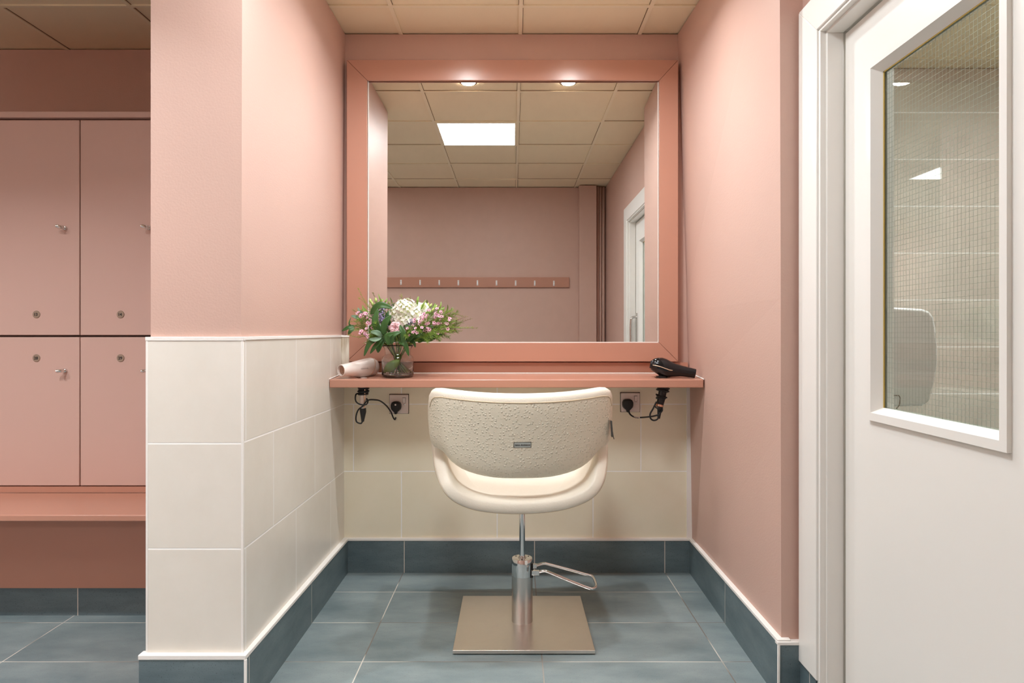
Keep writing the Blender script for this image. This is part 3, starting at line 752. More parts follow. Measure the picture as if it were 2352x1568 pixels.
for fi, f in enumerate(m.f):
    u = us[min(len(us) - 1, min(f) // nr)]
    if sum(m.v[i].z for i in f) / len(f) > interp(zt_t, abs(u)) - .024: m.m[fi] = 1
bk = build('backrest', m, ['ostrich', 'leather'], ch, smooth=True)
pp = []
for u in [i / 40 for i in range(-39, 40)]:
    zt, b2 = interp(zt_t, abs(u)), interp(b_t, abs(u))
    z = zt - .026 - .02 * max(0, (abs(u) - .93) / .045) ** 2
    a_ = (zt - interp(zb_t, abs(u))) / 2; dz = (z - (zt - a_)) / a_
    cy_ = (1 - abs(dz) ** 4.5) ** (1 / 3.2)
    pp.append(cp(HW * u, back_y(u, z) - cy_ * b2 - .0004, z))
build('piping', MB().tube(pp, .0019, 6), 'piping', bk, smooth=True)
# smooth leather crown + front cushion
m = MB(); rs = []
for u in us:
    zt, zb, b2 = interp(zt_t, abs(u)), interp(zb_t, abs(u)), interp(b_t, abs(u))
    zt += .003; zb += .02; a_, c_ = (zt - zb) / 2, (zt + zb) / 2; r = []
    for j in range(nr):
        t = 2 * PI * j / nr; z = c_ + se(math.sin(t), 3.5) * a_ * .995
        r.append(cp(HW * u * .995, back_y(u, z) + se(math.cos(t), 3) * b2 * 1.0 + .012 + b2 * .35, z))
    rs.append(r)
m.rings(rs); build('back_cushion', m, 'leather', ch, smooth=True)
# U-shaped shell
def lp(px, py, Z=2.365): p = P(px, py, Z); return (p.x - CX + .012, p.z)
cl = [(1008, 985), (1006, 1010), (1006.5, 1040), (1009, 1075), (1019, 1110), (1039, 1136), (1078, 1155), (1130, 1164.5), (1194.5, 1167.5), (1260, 1164), (1309, 1154), (1348, 1136), (1369, 1110), (1379, 1075), (1382, 1040), (1383, 1010), (1382, 985)]
def Zs(py): return 2.375 + .115 * max(0, min(1, (1125 - py) / 95.0)) ** 1.2
c2 = [Vector((*lp(p[0], p[1], Zs(p[1])), Zs(p[1]) - CY)) for p in cl]; c2 = spline(c2, 5)
rs = []; K = len(c2)
for i, p in enumerate(c2):
    t = (c2[min(i + 1, K - 1)] - c2[max(i - 1, 0)]); t.z = 0; t.normalize(); nn = Vector((-t.y, t.x, 0)); rear_ = p.z; hd_ = (.275 - rear_) / 2
    e_ = min(i, K - 1 - i); kk = min(1, [.35, .7, .9, 1][min(e_, 3)])
    r = []
    for j in range(36):
        a_ = 2 * PI * j / 36
        dd = se(math.cos(a_), 6) * hd_; th = se(math.sin(a_), 4) * .0295 * kk
        q = p + nn * th
        r.append(cp(q.x, rear_ + hd_ + dd * (1 if kk == 1 else .93 + .07 * kk), q.y))
    rs.append(r)
build('seat_shell', MB().rings(rs), 'leather', ch, smooth=True)
# seam line along the outer shell rim
sp_ = []
for i in range(8, K - 8):
    p = c2[i]; t = (c2[i + 1] - c2[i - 1]); t.z = 0; t.normalize(); nn = Vector((-t.y, t.x, 0)); q = p - nn * .0215
    sp_.append(cp(q.x, p.z + .0115, q.y))
build('piping', MB().tube(sp_, .0012, 5), 'piping', ch, smooth=True)
# seat cushion
rs = []
for i in range(25):
    v = -1 + 2 * i / 24; e_ = (1 - abs(v) ** 7) ** (1 / 5) if abs(v) < 1 else .02; r = []
    for j in range(40):
        a_ = 2 * PI * j / 40
        x = se(math.cos(a_), 3) * .268 * (.9 + .1 * e_); z = .487 + .045 * abs(x / .268) ** 3 + .012 * (v + 1) + se(math.sin(a_), 2.4) * .028 * e_
        r.append(cp(x, .045 + v * .208, z))
    rs.append(r)
build('seat_cushion', MB().rings(rs), 'leather', ch, smooth=True)
# badge
def surf_y(x, z):
    u = x / HW; a_, c_ = (interp(zt_t, abs(u)) - interp(zb_t, abs(u))) / 2, (interp(zt_t, abs(u)) + interp(zb_t, abs(u))) / 2
    return back_y(u, z) - (1 - abs((z - c_) / a_) ** 4.5) ** (1 / 3.2) * interp(b_t, abs(u)) + .0035 * math.exp(-(x ** 2 / .0022 + (z - .712) ** 2 / .0007))
bz, bx = .7125, -.004; by = surf_y(bx, bz)
q = cp(bx, by, bz); lean = math.atan(-.17)
T = Matrix.Translation(q + Vector((0, -.0015, 0))) @ Matrix.Rotation(math.radians(3.5), 4, 'Z') @ Matrix.Rotation(math.radians(9.6), 4, 'X')
def placed(mb): o_ = MB(); o_.append(mb, T); return o_
bd = build('badge', placed(box(-.0305, .0305, -.001, .004, -.0105, .0105)), 'badge_rim', ch, bevel=.0012)
build('badge_face', placed(box(-.0285, .0285, -.0016, 0, -.0085, .0085)), 'badge', bd)
tm = text_mb('Salon Ambience', .0085, .052, .35, .0003, 0, offset=.0002); tt = MB(); tt.append(tm, Matrix.Translation((0, -.0019, 0)))
build('lettering', placed(tt), 'ink', bd)
a1 = P(1405, 966, 2.44); a2 = P(1405, 1003, 2.44)
cm = MB(); cm.hexa([a1 + Vector((-.004, -.004, 0)), a1 + Vector((.001, -.004, 0)), a1 + Vector((.001, .012, 0)), a1 + Vector((-.004, .012, 0)),
                    a2 + Vector((-.001, -.006, 0)), a2 + Vector((.005, -.006, 0)), a2 + Vector((.005, .014, 0)), a2 + Vector((-.001, .014, 0))])
cm.tube([a2 + Vector((.001, 0, .03)), a2 + Vector((.006, 0, .0)), a2 + Vector((.008, -.002, -.008))], .0018, 6)
build('side_clip', cm, plain('dark_grey_plastic', (.06, .06, .055, 1), .4), ch, bevel=.001, label='dark grey clip on the side of the backrest')

# ================================================================ LOCKERS, BENCH
LY = 2.75
nums = [('12', '27'), ('13', '28'), ('14', '29'), ('15', '30')]
for c in range(4):
    x0 = -2.427 + .3395 * c; x1 = x0 + .3395
    lab = ['pink two-door locker column left of lockers 13 and 28', 'pink locker column with doors numbered 13 above and 28 below', 'pink locker column with doors numbered 14 above and 29 below', 'pink two-door locker column behind the pillar, right of lockers 14 and 29'][c]
    r = empty('locker_column', ((x0 + x1) / 2, LY + .25, .47), lab, 'locker', 'locker columns above the bench')
    build('body', box(x0 + .0003, x1 - .0003, LY + .019, 3.309, .452, 1.962), 'locker', r)
    for k, (z0, z1) in enumerate(((1.0875, 1.955), (.480, 1.0795))):
        dx0, dx1 = x0 + .0022, x1 - .0018
        dr = build('door', box(dx0, dx1, LY, LY + .018, z0, z1), 'locker', r, bevel=.0022, seg=2)
        build('door_shadow_gap', box(x0 + .0004, x1 - .0004, LY + .0155, LY + .0186, z0 - .0035, z1 + .003), 'dark', r)
        zl = 1.519 if k == 0 else .945; xl = x1 - .058
        lk = MB(); lk.cyl((xl, LY - .010, zl), .0085, .011, (0, 1, 0), 20); lk.cyl((xl, LY - .020, zl), .0062, .012, (0, 1, 0), 18)
        dz_ = .004 if k == 0 else -.001
        lk.hexa([(xl - .005, LY - .028, zl - .006), (xl + .006, LY - .028, zl - .006), (xl + .006, LY - .017, zl - .006), (xl - .005, LY - .017, zl - .006),
                 (xl - .005, LY - .028, zl + .007), (xl + .006, LY - .028, zl + .007), (xl + .006, LY - .017, zl + .007), (xl - .005, LY - .017, zl + .007)])
        lk.tube([(xl - .002, LY - .024, zl), (xl - .012, LY - .030, zl + dz_), (xl - .018, LY - .034, zl + dz_)], [.0065, .0075, .0045], 10)
        build('turn_lock', lk, 'chrome', dr, smooth=.6)
        zn = 1.171 if k == 0 else .995; xn = x0 + .165
        db = MB(); db.lathe([(.0001, 0), (.0138, 0), (.0155, .0018), (.0155, .003)], (xn, LY - .003, zn), (0, 1, 0), 28)
        tm = text_mb(nums[c][k], .016, None, 0, .0004, 1, offset=.0005); db.append(tm, Matrix.Translation((xn, LY - .0034, zn)))
        build('number_disc', db, ['disc', 'ink'], dr, smooth=.5)
tag(build('locker_cornice', box(-2.43, -1.052, LY - .012, 3.0, 1.963, 1.9862), 'locker', bevel=.002), 'long pink board along the top of the lockers', 'board')
bn = empty('bench', (-2.2, 2.55, 0), 'long pink painted bench seat below the lockers', 'bench')
build('seat', box(-3.398, -1.052, 2.412, LY - .001, .428, .4515), 'gloss', bn, bevel=.004, seg=3)
build('backing_strip', box(-3.398, -1.052, LY + .001, LY + .018, .4515, .4765), 'gloss', bn)
build('apron', box(-3.398, -1.052, 2.60, 2.62, .405, .428), 'gloss', bn)
build('front_panel', box(-3.398, -1.052, 2.622, 2.642, .114, .428), 'gloss', bn, bevel=.001)

# ================================================================ COAT RAIL behind the camera (seen in the mirror)
VM = 2 * 3.105 + .2
def mir(px, py, yw=-.2): Z = 2 * 3.105 - yw; return Vector(((px - X0) * Z / F, yw, EYE - (py - Y0) * Z / F))
a = mir(1307, 637); b_ = mir(880, 660)
tag(build('coat_rail', box(-1.24, a.x, -.2, -.178, b_.z, a.z), 'gloss', bevel=.002), 'long pink painted rail with metal coat hooks reflected in the mirror', 'coat rail')
names_ = ['leftmost', 'second', 'third', 'fourth', 'middle', 'sixth', 'seventh', 'eighth', 'rightmost']
hook_me = None
hm = MB(); hm.box(-.007, .007, 0, .002, -.024, .024); hm.tube(spline([(0, .002, -.012), (0, .012, -.020), (0, .020, -.016), (0, .022, -.006)], 5), .004, 8); hm.tube([(0, .002, .012), (0, .012, .018)], .004, 8)
for k in range(9):
    px = 921 + 43.9 * k; q = mir(px, 648.5 + .25 * k, -.178)
    if k == 0:
        base = build('coat_hook', hm, 'hook', smooth=.5); hook = base
    else:
        hook = base.copy(); COL.objects.link(hook)
    hook.location = q
    tag(hook, '%s of the nine metal coat hooks reflected in the mirror' % names_[k], 'coat hook', 'coat hooks on the reflected rail')
    if k > 0: pass

# ================================================================ VASE AND FLOWERS
VZ = 2.975
vc = P(913.5, 864, VZ); vx, vy = vc.x, VZ; vb = .9052
vs_ = empty('glass_vase', (vx, vy, vb), 'clear glass jar vase holding the flowers on the shelf', 'vase')
outer = [(.0001, .0), (.060, .0), (.0665, .003), (.069, .010), (.069, .078), (.067, .088), (.060, .094), (.056, .098), (.0555, .110), (.058, .122), (.066, .134), (.0695, .139)]
inner = [(.068, .1385), (.064, .134), (.056, .122), (.0535, .110), (.054, .099), (.058, .093), (.0645, .086), (.0665, .077), (.0665, .012), (.062, .007), (.0001, .006)]
build('jar', MB().lathe(outer + inner, (vx, vy, vb), n=56), 'glass', vs_, smooth=True)
build('water', MB().lathe([(.0001, .0075), (.061, .0078), (.0655, .012), (.0658, .066), (.0001, .066)], (vx, vy, vb), n=48), 'water', vs_, smooth=.8)

G = lambda n_, r, g_, b2, ro=.5, s=0.0: M.setdefault(n_, plain(n_, srgb(r, g_, b2), ro, sss=s, scale=200))
G('leaf_dark', 62, 98, 46, .42); G('leaf_mid', 128, 158, 66, .45); G('leaf_grey', 120, 150, 122, .5); G('stem_green', 120, 150, 60, .5); G('stem_dark', 70, 92, 42, .5); G('stem_brown', 112, 78, 50, .55)
G('petal_white', 246, 246, 232, .55, .0); G('petal_cream', 226, 234, 186, .55); G('petal_pink', 240, 196, 200, .5); G('petal_rose', 212, 120, 150, .5); G('blossom_pink', 232, 178, 196, .5)
G('blossom_eye', 120, 30, 60, .5); G('statice', 164, 150, 190, .6); G('bud_green', 196, 214, 130, .5); G('twig_bud', 150, 150, 50, .5)

def leaf_mesh(length, width, droop=.25, fold=.25, n=9, twist=0):
    mb = MB(); L = []
    for i in range(n + 1):
        t = i / n; wd = width * math.sin(PI * min(1, t ** .8 * 1.0)) ** .75 if 0 < t < 1 else .0004
        x = length * (t - .1 * droop * t * t); z = -droop * length * t * t
        tw = twist * t
        L.append([Vector((x, -wd * math.cos(tw), z + fold * wd - wd * math.sin(tw))), Vector((x, 0, z)), Vector((x, wd * math.cos(tw), z + fold * wd + wd * math.sin(tw)))])
    mb.rings(L, False, False)
    # thickness
    th = [[p - Vector((0, 0, .0005)) for p in r[::-1]] for r in L]
    mb.rings(th, False, False)
    return mb
def orient(d, up=Vector((0, 0, 1)), roll=0):
    d = Vector(d).normalized(); y = Vector(up).cross(d)
    y = y.normalized() if y.length > 1e-4 else Vector((0, 1, 0)); z = d.cross(y)
    m3 = Matrix((d, y, z)).transposed().to_4x4()
    return m3 @ Matrix.Rotation(roll, 4, 'X')
def place(mb, at, d, roll=0, up=Vector((0, 0, 1))):
    o_ = MB(); o_.append(mb, Matrix.Translation(at) @ orient(d, up, roll)); return o_
neck = Vector((vx, vy, vb + .125))
def stem_path(tip, spread=.5, sag=.0, n=22):
    tip = Vector(tip); dx = tip - neck
    b0 = Vector((vx - dx.x * .22 + random.uniform(-.018, .018), vy - dx.y * .15 + random.uniform(-.018, .018), vb + .014))
    nk = neck + Vector((max(-.040, min(.040, dx.x * .28)), max(-.035, min(.035, dx.y * .3)), 0))
    mid = nk + (tip - nk) * spread + Vector((0, 0, .018 - sag))
    return spline([b0, nk, mid, tip], n // 3)
def keep(p):  # nothing may pass the mirror
    if p.y > 3.085: p.y = 3.085
    return p
def stem_part(root, path, r0=.0022, r1=.0012, mat='stem_green'):
    k = len(path); return build('stem', MB().tube(path, [r0 + (r1 - r0) * i / (k - 1) for i in range(k)], 6), mat, root, smooth=True)
def ftop(name, tip, label, cat, group=None):
    return empty(name, (vx, vy, vb + .02), label, cat, group)

# hydrangea
hc = P(931, 716, 2.93)
r = ftop('white_hydrangea', hc, 'big white hydrangea head in the middle of the bouquet', 'flower')
stem_part(r, stem_path(hc - Vector((0, 0, .03))), .0035, .003)
def petal4(s):
    mb = MB()
    for k in range(4):
        a = k * PI / 2; c_, s2 = math.cos(a), math.sin(a)
        q = [(0, 0, 0), (.45, -.45, .10), (.95, -.38, .16), (1.1, 0, .12), (.95, .38, .16), (.45, .45, .10)]
        mb.add([((x * c_ - y * s2) * s, (x * s2 + y * c_) * s, z * s) for x, y, z in q], [(0, 1, 2, 3), (0, 3, 4, 5)])
    return mb
fl = MB(); pet = petal4(.0088)
blobs = [(P(914, 732, 2.925), .022, 26), (hc + Vector((.0, 0, .012)), .046, 90), (hc + Vector((-.038, .005, -.006)), .032, 40), (hc + Vector((.040, .0, -.020)), .036, 50), (hc + Vector((.0, -.012, -.036)), .030, 36), (hc + Vector((-.008, .03, .0)), .04, 40)]
for c0, rad, cnt in blobs:
    for k in range(cnt):
        zz = 1 - 2 * (k + .5) / cnt; ph = k * 2.39996
        dv = Vector((math.sqrt(1 - zz * zz) * math.cos(ph), math.sqrt(1 - zz * zz) * math.sin(ph), zz))
        if dv.z < -.75: continue
        p = keep(c0 + dv * rad * random.uniform(.9, 1.06)); dd = (dv + Vector([random.uniform(-.35, .35) for _ in range(3)])).normalized()
        mt = dd.to_track_quat('Z', 'Y').to_matrix().to_4x4() @ Matrix.Rotation(random.uniform(0, 3), 4, 'Z') @ Matrix.Scale(random.uniform(.85, 1.25), 4)
        fl.cur = 0; fl.append(pet, Matrix.Translation(p) @ mt)
for c0, rad, cnt in blobs: fl.m += []; mb_ = MB(); mb_.cur = 1; mb_.ball(c0, rad * .8, 12, 8); fl.append(mb_, Matrix.Identity(4))
build('florets', fl, ['petal_white', 'petal_cream'], r)

def rose(root, c, R_, outer_m, inner_m, face=Vector((0, -1, .35)), seed=1):
    rnd = random.Random(seed); mb = MB(); face = face.normalized()
    Mx = Matrix.Translation(c) @ face.to_track_quat('Z', 'Y').to_matrix().to_4x4()
    for layer, (rad, tilt, cnt, h) in enumerate(((.25, .15, 3, .75), (.5, .35, 4, .9), (.78, .6, 5, .9), (1.0, .95, 6, .75))):
        mb.cur = 1 if layer < 2 else 0
        for k in range(cnt):
            a = 2 * PI * k / cnt + layer * .7 + rnd.uniform(-.1, .1); G_ = []
            wd = .72 * (PI / cnt) * 1.5
            for i in range(6):
                t = i / 5; row = []
                for j in range(7):
                    q = (j / 6 * 2 - 1); ang = a + q * wd * (.45 + .55 * math.sin(PI * min(1, t * .75 + .12)))
                    rr = R_ * (rad * (.25 + .75 * t ** .8) + .10 * tilt * t * t) * (1 - .06 * q * q)
                    zz = R_ * (h * math.sin(t * PI / 2 * (1.05 - .0 * tilt)) - tilt * .5 * t ** 3 + .07 * math.sin(5 * q + layer + k) * t - .18 * q * q * t)
                    row.append((rr * math.cos(ang), rr * math.sin(ang), zz - R_ * .4))
                G_.append(row)
            o_ = len(mb.v); mb2 = MB(); mb2.cur = mb.cur; mb2.rings(G_, False, False); mb.append(mb2, Matrix.Identity(4))
    out = MB(); out.append(mb, Mx)
    return build('petals', out, [outer_m, inner_m], root, smooth=True)
# white lisianthus
c = P(972, 706, 2.96); r = ftop('white_lisianthus', c, 'smaller white rose-like flower right of the hydrangea', 'flower')
stem_part(r, stem_path(c - Vector((0, -.01, .01)))); rose(r, c, .027, 'petal_white', 'petal_cream', Vector((.2, -1, .6)), 3)
c = P(907, 752, 2.885); r = ftop('pink_lisianthus', c, 'pale pink rose-like flower at the front of the bouquet', 'flower')
stem_part(r, stem_path(c + Vector((0, .012, -.006)), .6)); rose(r, c, .0265, 'petal_pink', 'petal_pink', Vector((-.1, -1, .25)), 5)

def bud(root, c, d, L_=.022, w_=.006, mat='bud_green'):
    d = Vector(d).normalized()
    build('bud', MB().lathe([(.0003, 0), (w_ * .7, L_ * .12), (w_, L_ * .35), (w_ * .8, L_ * .65), (w_ * .35, L_ * .9), (.0003, L_)], c, d, 9), mat, root, smooth=True)
    sp = MB()
    for k in range(4):
        a = k * PI / 2; o_ = d.orthogonal().normalized(); o2 = d.cross(o_); s_ = o_ * math.cos(a) + o2 * math.sin(a)
        sp.tube([c + s_ * .001, c + s_ * (w_ + .001) + d * L_ * .3, c + s_ * (w_ + .004) + d * L_ * .7], [.0009, .0007, .0002], 4)
    build('sepals', sp, 'stem_green', root)
def budstem(tips, label, spread=.55):
    c = tips[0][0]; r = ftop('lisianthus_bud_stem', c, label, 'flower bud', 'pale green lisianthus buds')
    pth = stem_path(c - Vector((0, 0, .02)), spread); stem_part(r, pth)
    for (c, d) in tips:
        build('stem', MB().tube([pth[-4], (pth[-4] + c) / 2 + Vector((0, 0, -.003)), c], .0011, 5), 'stem_green', r)
        bud(r, c, d)
budstem([(P(853, 696, 2.96), (-.35, 0, 1)), (P(864, 694, 2.95), (-.1, -.1, 1)), (P(858, 702, 2.93), (-.4, -.3, .9))], 'pale green buds standing up at the top left of the bouquet')
budstem([(P(980, 705, 2.98), (.45, 0, 1)), (P(986, 706, 2.95), (.6, -.1, .9))], 'pale green buds right behind the white flowers')
budstem([(P(998, 709, 2.95), (.6, -.1, .9)), (P(992, 716, 2.92), (.5, -.3, .8))], 'pale green buds at the upper right of the bouquet')

# wax flowers
blos = MB()
for k in range(5):
    a = k * 2 * PI / 5; c_, s2 = math.cos(a), math.sin(a)
    q = [(0, 0, 0), (.4, -.36, .25), (.9, -.32, .45), (1.05, 0, .42), (.9, .32, .45), (.4, .36, .25)]
    blos.add([((x * c_ - y * s2) * .0068, (x * s2 + y * c_) * .0068, z * .0068) for x, y, z in q], [(0, 1, 2, 3), (0, 3, 4, 5)])
blos.cur = 1; blos.lathe([(.0001, .0016), (.0022, .0012), (.0018, -.001), (.001, -.005)], (0, 0, 0), n=7)
bl_me = None
def blossom(root, p, d, mats, key):
    global bl_cache
    d = Vector(d).normalized()
    if key not in bl_cache:
        o = build('blossom', blos, mats, None); bl_cache[key] = o.data; bpy.data.objects.remove(o)
    o = bpy.data.objects.new('blossom', bl_cache[key]); COL.objects.link(o); o.parent = root
    o.matrix_local = Matrix.Translation(p - OFF[root.name]) @ d.to_track_quat('Z', 'Y').to_matrix().to_4x4() @ Matrix.Rotation(random.uniform(0, 3), 4, 'Z') @ Matrix.Scale(random.uniform(.95, 1.4), 4)
bl_cache = {}
def needles(mb, path, start, dens, ln, up=.6):
    k = len(path)
    for i in range(int(k * start), k - 1):
        for _ in range(dens):
            t = (path[i + 1] - path[i]).normalized()
            s_ = Vector([random.uniform(-1, 1) for _ in range(3)]); s_ = (s_ - t * s_.dot(t)).normalized()
            p = path[i].lerp(path[i + 1], random.random()); L_ = ln * random.uniform(.6, 1.2)
            e_ = p + (s_ * .7 + t * up) * L_
            if e_.y > 3.09: continue
            mb.tube([p, p + (s_ * .45 + t * up * .6) * L_ * .6, e_], [.0004, .0008, .0002], 4)
def waxsprig(tip, cnt, label, spread=.6, rad=.03, sag=0):
    r = ftop('waxflower_sprig', tip, label, 'flower sprig', 'pink waxflower sprigs')
    path = stem_path(tip, spread, sag); stem_part(r, path, .0017, .0008, 'stem_brown')
    nd = MB(); tw = MB(); needles(nd, path, .5, 3, .020)
    for k in range(cnt):
        t = random.uniform(.62, 1.0); base_ = path[int(t * (len(path) - 1))]
        p = base_ + Vector((random.gauss(0, 1) * rad * .65, random.gauss(0, 1) * rad * .5 - .006, random.gauss(0, 1) * rad * .55 + .008)); keep(p)
        mid = base_.lerp(p, .5) + Vector((0, 0, -.003)); tw.tube([base_ - Vector((0, 0, .008)), mid, p], .0005, 4)
        dv = (p - base_) * 18 + Vector((random.uniform(-.5, .5), -1.1, .6 + random.uniform(-.3, .5)))
        blossom(r, p, dv, ['blossom_pink', 'blossom_eye'], 'a')
        needles(nd, [base_, mid, p], 0, 1, .014)
    build('twigs', tw, 'stem_green', r); build('needle_leaves', nd, 'leaf_mid', r)
waxsprig(P(1035, 738, 2.93), 20, 'pink waxflower sprig reaching furthest right over the shelf', .6, .026)
waxsprig(P(1012, 724, 2.90), 22, 'dense pink waxflower sprig right of the hydrangea', .6, .026)
waxsprig(P(985, 730, 2.87), 16, 'pink waxflower sprig in front, just right of the hydrangea', .6, .024)
waxsprig(P(965, 762, 2.86), 8, 'small pink waxflower sprig low at the front right above the vase', .6, .030)
waxsprig(P(838, 728, 2.91), 22, 'pink waxflower sprig left of the big dark leaves', .6, .024)
waxsprig(P(812, 712, 2.95), 7, 'thin waxflower sprig at the upper left tip of the bouquet', .6, .018)
waxsprig(P(833, 766, 2.89), 11, 'low pink waxflower sprig drooping at the left of the bouquet', .55, .020, .02)
# statice
def statice(tip, label):
    r = ftop('statice_sprig', tip, label, 'flower sprig', 'lilac statice sprigs'); path = stem_path(tip, .6); stem_part(r, path, .0016, .001, 'stem_dark')
    fm = MB(); k = len(path)
    for i in range(70):
        t = random.uniform(.74, 1); p = path[int(t * (k - 1))] + Vector((random.gauss(0, .009), random.gauss(0, .008), random.gauss(0, .008)))
        dv = Vector((random.uniform(-1, 1), random.uniform(-1, .3), random.uniform(-.2, 1)))
        fm.append(petal4(.0034), Matrix.Translation(keep(p)) @ dv.to_track_quat('Z', 'Y').to_matrix().to_4x4())
    build('florets', fm, 'statice', r)
statice(P(872, 692, 2.96), 'lilac statice sprig at the top left behind the arching leaf')
statice(P(868, 716, 2.91), 'lilac statice sprig just under the arching dark leaf')
statice(P(878, 738, 2.90), 'lilac statice sprig between the two upright dark leaves')
statice(P(945, 738, 2.90), 'lilac statice sprig below the hydrangea on the right')

# broad leaves
def leafy(name, label, leaves, tip, mat='leaf_dark', smat='stem_dark', spread=.6, sag=0):
    r = ftop(name, tip, label, 'leafy branch'); path = stem_path(tip, spread, sag); stem_part(r, path, .002, .0011, smat)
    for (a, mid, b2, wd, roll) in leaves:
        a, b2, mid = Vector(a), Vector(b2), Vector(mid)
        n = 12; L = []; c_ = spline([a, mid, b2], n // 2)
        view = Vector((0, -1, .25)).normalized()
        for i, p in enumerate(c_):
            t = i / (len(c_) - 1); wv = wd * (math.sin(PI * t ** .85) ** .8 if 0 < t < 1 else .02)
            tg = (c_[min(i + 1, len(c_) - 1)] - c_[max(i - 1, 0)]).normalized()
            sd_ = tg.cross(Matrix.Rotation(roll, 3, tg) @ view).normalized(); nn = sd_.cross(tg)
            L.append([keep(p - sd_ * wv + nn * wv * .25), keep(p - sd_ * wv * .5 + nn * wv * .08), keep(p.copy()), keep(p + sd_ * wv * .5 + nn * wv * .08), keep(p + sd_ * wv + nn * wv * .25)])
        mb = MB(); mb.rings(L, False, False)
        o = build('leaf', mb, mat, r, smooth=True)
        so = o.modifiers.new('thick', 'SOLIDIFY'); so.thickness = .0006
        # short stalk back to the branch
        q = min(path, key=lambda v: (v - a).length); build('leaf_stalk', MB().tube([q, q.lerp(a, .5) + Vector((0, 0, .002)), a], .0009, 5), smat, r)
lf = lambda x1, y1, xm, ym, x2, y2, w_, z=2.90, roll=0: (P(x1, y1, z), P(xm, ym, z - .012), P(x2, y2, z - .005), w_, roll)
leafy('laurel_branch', 'dark leaf arching over the top left of the bouquet', [lf(851, 722, 872, 701, 902, 708, .0155, 2.90)], P(852, 724, 2.91))
leafy('laurel_branch', 'upright dark pointed leaf left of the front pink flower', [lf(877, 770, 862, 740, 868, 708, .0150, 2.88), lf(880, 770, 884, 742, 899, 724, .0140, 2.865, .4)], P(878, 772, 2.88))
leafy('laurel_branch', 'grey-green leaves fanning out above the left rim of the vase', [lf(878, 772, 866, 764, 850, 762, .011, 2.87), lf(876, 774, 862, 780, 847, 778, .0105, 2.87, .2), lf(884, 768, 872, 750, 858, 742, .009, 2.90)], P(880, 774, 2.88), 'leaf_grey')
leafy('laurel_branch', 'long drooping leaves hanging at the left of the vase', [lf(874, 776, 850, 788, 836, 818, .0125, 2.88, .3), lf(878, 778, 862, 795, 850, 812, .009, 2.885), lf(884, 774, 872, 790, 868, 810, .0155, 2.91)], P(882, 775, 2.90))
leafy('laurel_branch', 'two small dark leaves at the far left tip of the bouquet', [lf(815, 748, 800, 752, 785, 760, .0085, 2.93), lf(814, 752, 805, 760, 799, 768, .0085, 2.92), lf(812, 748, 802, 744, 806, 728, .003, 2.93)], P(818, 749, 2.93), spread=.5)
leafy('laurel_branch', 'pale grey-green leaves pointing left behind the pink sprigs', [lf(830, 736, 818, 728, 806, 725, .008, 2.96), lf(838, 722, 826, 714, 822, 706, .0055, 2.97)], P(840, 740, 2.96), 'leaf_grey')
leafy('laurel_branch', 'dark leaves round the front pink flower above the vase', [lf(893, 792, 890, 772, 905, 765, .013, 2.865, .3), lf(900, 790, 902, 770, 922, 762, .012, 2.87), lf(925, 790, 926, 766, 918, 746, .013, 2.88), lf(935, 785, 948, 762, 930, 745, .0135, 2.90), lf(890, 785, 880, 770, 872, 772, .012, 2.93)], P(905, 785, 2.90))
leafy('laurel_branch', 'dark leaf drooping over the front right of the vase', [lf(915, 786, 930, 790, 939, 818, .011, 2.885), lf(940, 783, 950, 786, 954, 798, .007, 2.92)], P(918, 786, 2.90))
leafy('laurel_branch', 'dark leaves low at the right, behind the waxflowers', [lf(945, 782, 960, 770, 982, 778, .012, 2.93), lf(960, 786, 976, 775, 1000, 768, .012, 2.95), lf(950, 776, 968, 758, 985, 750, .010, 2.95), lf(952, 760, 968, 745, 966, 725, .010, 2.95), lf(960, 770, 985, 752, 1012, 748, .008, 2.97)], P(962, 775, 2.94))
leafy('laurel_branch', 'dark leaves filling the back left of the bouquet', [lf(880, 785, 860, 770, 842, 772, .014, 2.97), lf(885, 780, 868, 755, 850, 745, .014, 2.98), lf(880, 765, 870, 740, 856, 728, .012, 3.0), lf(893, 750, 890, 728, 898, 712, .013, 2.99), lf(884, 742, 876, 722, 882, 704, .011, 2.97)], P(880, 770, 2.97))
leafy('ruscus_branch', 'bright green narrow leaves around the right buds', [lf(966, 712, 972, 700, 978, 688, .004, 2.94), lf(958, 700, 959, 690, 961, 680, .005, 2.96), lf(1000, 722, 1010, 712, 1022, 705, .004, 2.96), lf(985, 720, 996, 708, 1000, 696, .005, 2.95), lf(975, 722, 985, 716, 992, 712, .006, 2.93), lf(1005, 716, 1012, 703, 1013, 692, .003, 2.96)], P(985, 722, 2.95), 'leaf_mid', 'stem_green')
leafy('ruscus_branch', 'bright green narrow leaves around the left buds', [lf(868, 700, 876, 690, 882, 688, .005, 2.95), lf(880, 700, 886, 692, 890, 684, .0035, 2.95), lf(846, 716, 838, 712, 832, 700, .0045, 2.95), lf(876, 694, 872, 684, 869, 674, .0025, 2.97), lf(848, 722, 835, 712, 828, 714, .004, 2.94)], P(866, 712, 2.95), 'leaf_mid', 'stem_green')
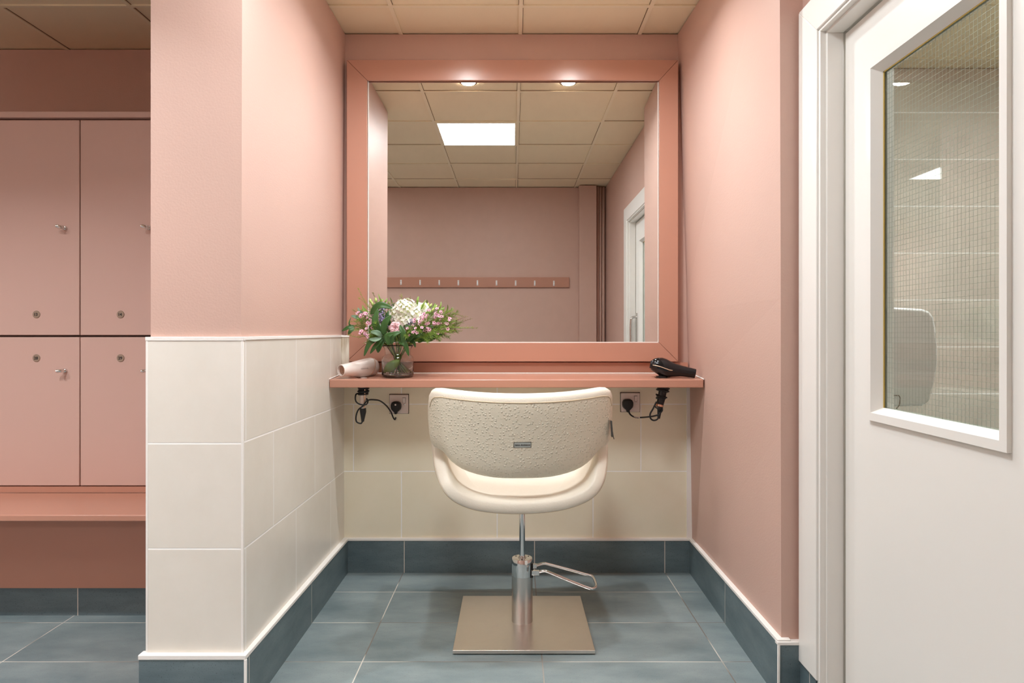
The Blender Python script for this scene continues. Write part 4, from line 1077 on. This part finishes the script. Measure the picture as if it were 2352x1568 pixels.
# the big leaf inside the jar
r = ftop('laurel_leaf', None, 'large green leaf standing in the water inside the glass jar', 'leaf')
L = []; view = Vector((0, -1, 0))
for i in range(13):
    t = i / 12; p = Vector((vx + .014, vy - .03, vb + .075)).lerp(Vector((vx - .054, vy - .030, vb + .022)), t) + Vector((0, -.012 * math.sin(PI * t), 0)); wv = .020 * (math.sin(PI * t ** .9) ** .7 if 0 < t < 1 else .03)
    sd_ = Vector((.6, 0, -.8)); L.append([p - sd_ * wv, p + Vector((0, .002, 0)), p + sd_ * wv])
o = build('leaf', MB().rings(L, False, False), 'leaf_mid', r, smooth=True); o.modifiers.new('thick', 'SOLIDIFY').thickness = .0005
build('stem', MB().tube([(vx + .014, vy - .03, vb + .075), (vx + .01, vy - .02, vb + .12)], .001, 5), 'stem_green', r)

# thin twigs
def twig(pts, label, mat='stem_green'):
    r = ftop('thin_twig', pts[-1], label, 'twig', 'thin budding twigs')
    st_ = stem_path(pts[0], .6); path = st_[:-1] + spline(pts, 7); k = len(path)
    build('stem', MB().tube(path, [.0016 - .0009 * i / k for i in range(k)], 5), mat, r, smooth=True)
    bm_ = MB()
    for i in range(int(k * .5), k):
        for _ in range(2):
            s_ = Vector((random.uniform(-1, 1), random.uniform(-.7, .7), random.uniform(-.6, 1))).normalized()
            p = path[i]; e_ = keep(p + s_ * random.uniform(.003, .011)); bm_.tube([p, e_], .0004, 4); bm_.ball(e_, .0011, 5, 4)
    build('twig_buds', bm_, 'twig_bud', r)
twig([P(850, 706, 2.95), P(836, 688, 2.95), P(822, 661, 2.95)], 'tall thin twig sticking up at the top left corner of the bouquet')
twig([P(852, 712, 2.95), P(838, 695, 2.94), P(824, 684, 2.94)], 'thin twig below the tall one at the top left')
twig([P(1000, 748, 2.93), P(1042, 752, 2.92), P(1086, 751, 2.92)], 'thin twig pointing straight out at the far right')
twig([P(1000, 742, 2.95), P(1034, 740, 2.94), P(1071, 727, 2.93)], 'thin bare twig rising to the far right above the level one', 'stem_brown')
twig([P(998, 735, 2.96), P(1022, 716, 2.95), P(1050, 722, 2.95)], 'thin twig bending right above the waxflowers')
twig([P(1000, 738, 2.99), P(1022, 722, 2.98), P(1040, 712, 2.98)], 'thin twig behind the waxflowers at the upper right')
twig([P(990, 765, 2.93), P(1020, 762, 2.92), P(1045, 758, 2.92)], 'low thin twig at the right just above the shelf')
twig([P(922, 700, 2.98), P(921, 688, 2.98), P(923, 677, 2.98)], 'thin twig standing up behind the hydrangea')
twig([P(850, 744, 2.93), P(826, 738, 2.92), P(800, 740, 2.92)], 'thin twig reaching left through the left sprigs')
twig([P(840, 770, 2.92), P(822, 774, 2.91), P(799, 769, 2.91)], 'low thin twig at the far left above the hair dryer')
# filler foliage sprays
def spray(tip, label, spread=.6, ln=.022, dens=5):
    r = ftop('needle_foliage', tip, label, 'foliage', 'green needle foliage sprays'); path = stem_path(tip, spread); stem_part(r, path, .0016, .0007, 'stem_green')
    nd = MB(); needles(nd, path, .48, dens, ln, .9); build('needle_leaves', nd, 'leaf_mid', r)
    for s_ in (-1, 1):
        q = path[int(len(path) * .7)]; e_ = keep(tip + Vector((s_ * .012, -.01, s_ * .022))); sub = spline([q, q.lerp(e_, .5), e_], 5)
        nd2 = MB(); needles(nd2, sub, 0, dens, ln * .8, .9); nd2.tube(sub, .0007, 4); build('side_shoot', nd2, 'leaf_mid', r)
for px, py, z_, lb in ((1040, 748, 2.94, 'green needle foliage pointing far right'), (1032, 722, 2.97, 'green needle foliage at the upper right'), (1015, 762, 2.90, 'green needle foliage low at the right'), (990, 772, 2.88, 'green needle foliage hanging low near the right of the vase'),
                       (970, 748, 2.86, 'green needle foliage in front, right of the pink flower'), (820, 745, 2.93, 'green needle foliage pointing left'), (832, 722, 2.95, 'green needle foliage at the upper left'), (850, 775, 2.90, 'green needle foliage low at the left above the dryer'), (940, 760, 2.86, 'green needle foliage in the middle above the vase mouth'), (858, 755, 2.87, 'green needle foliage in front of the left leaves')):
    spray(P(px, py, z_), lb)
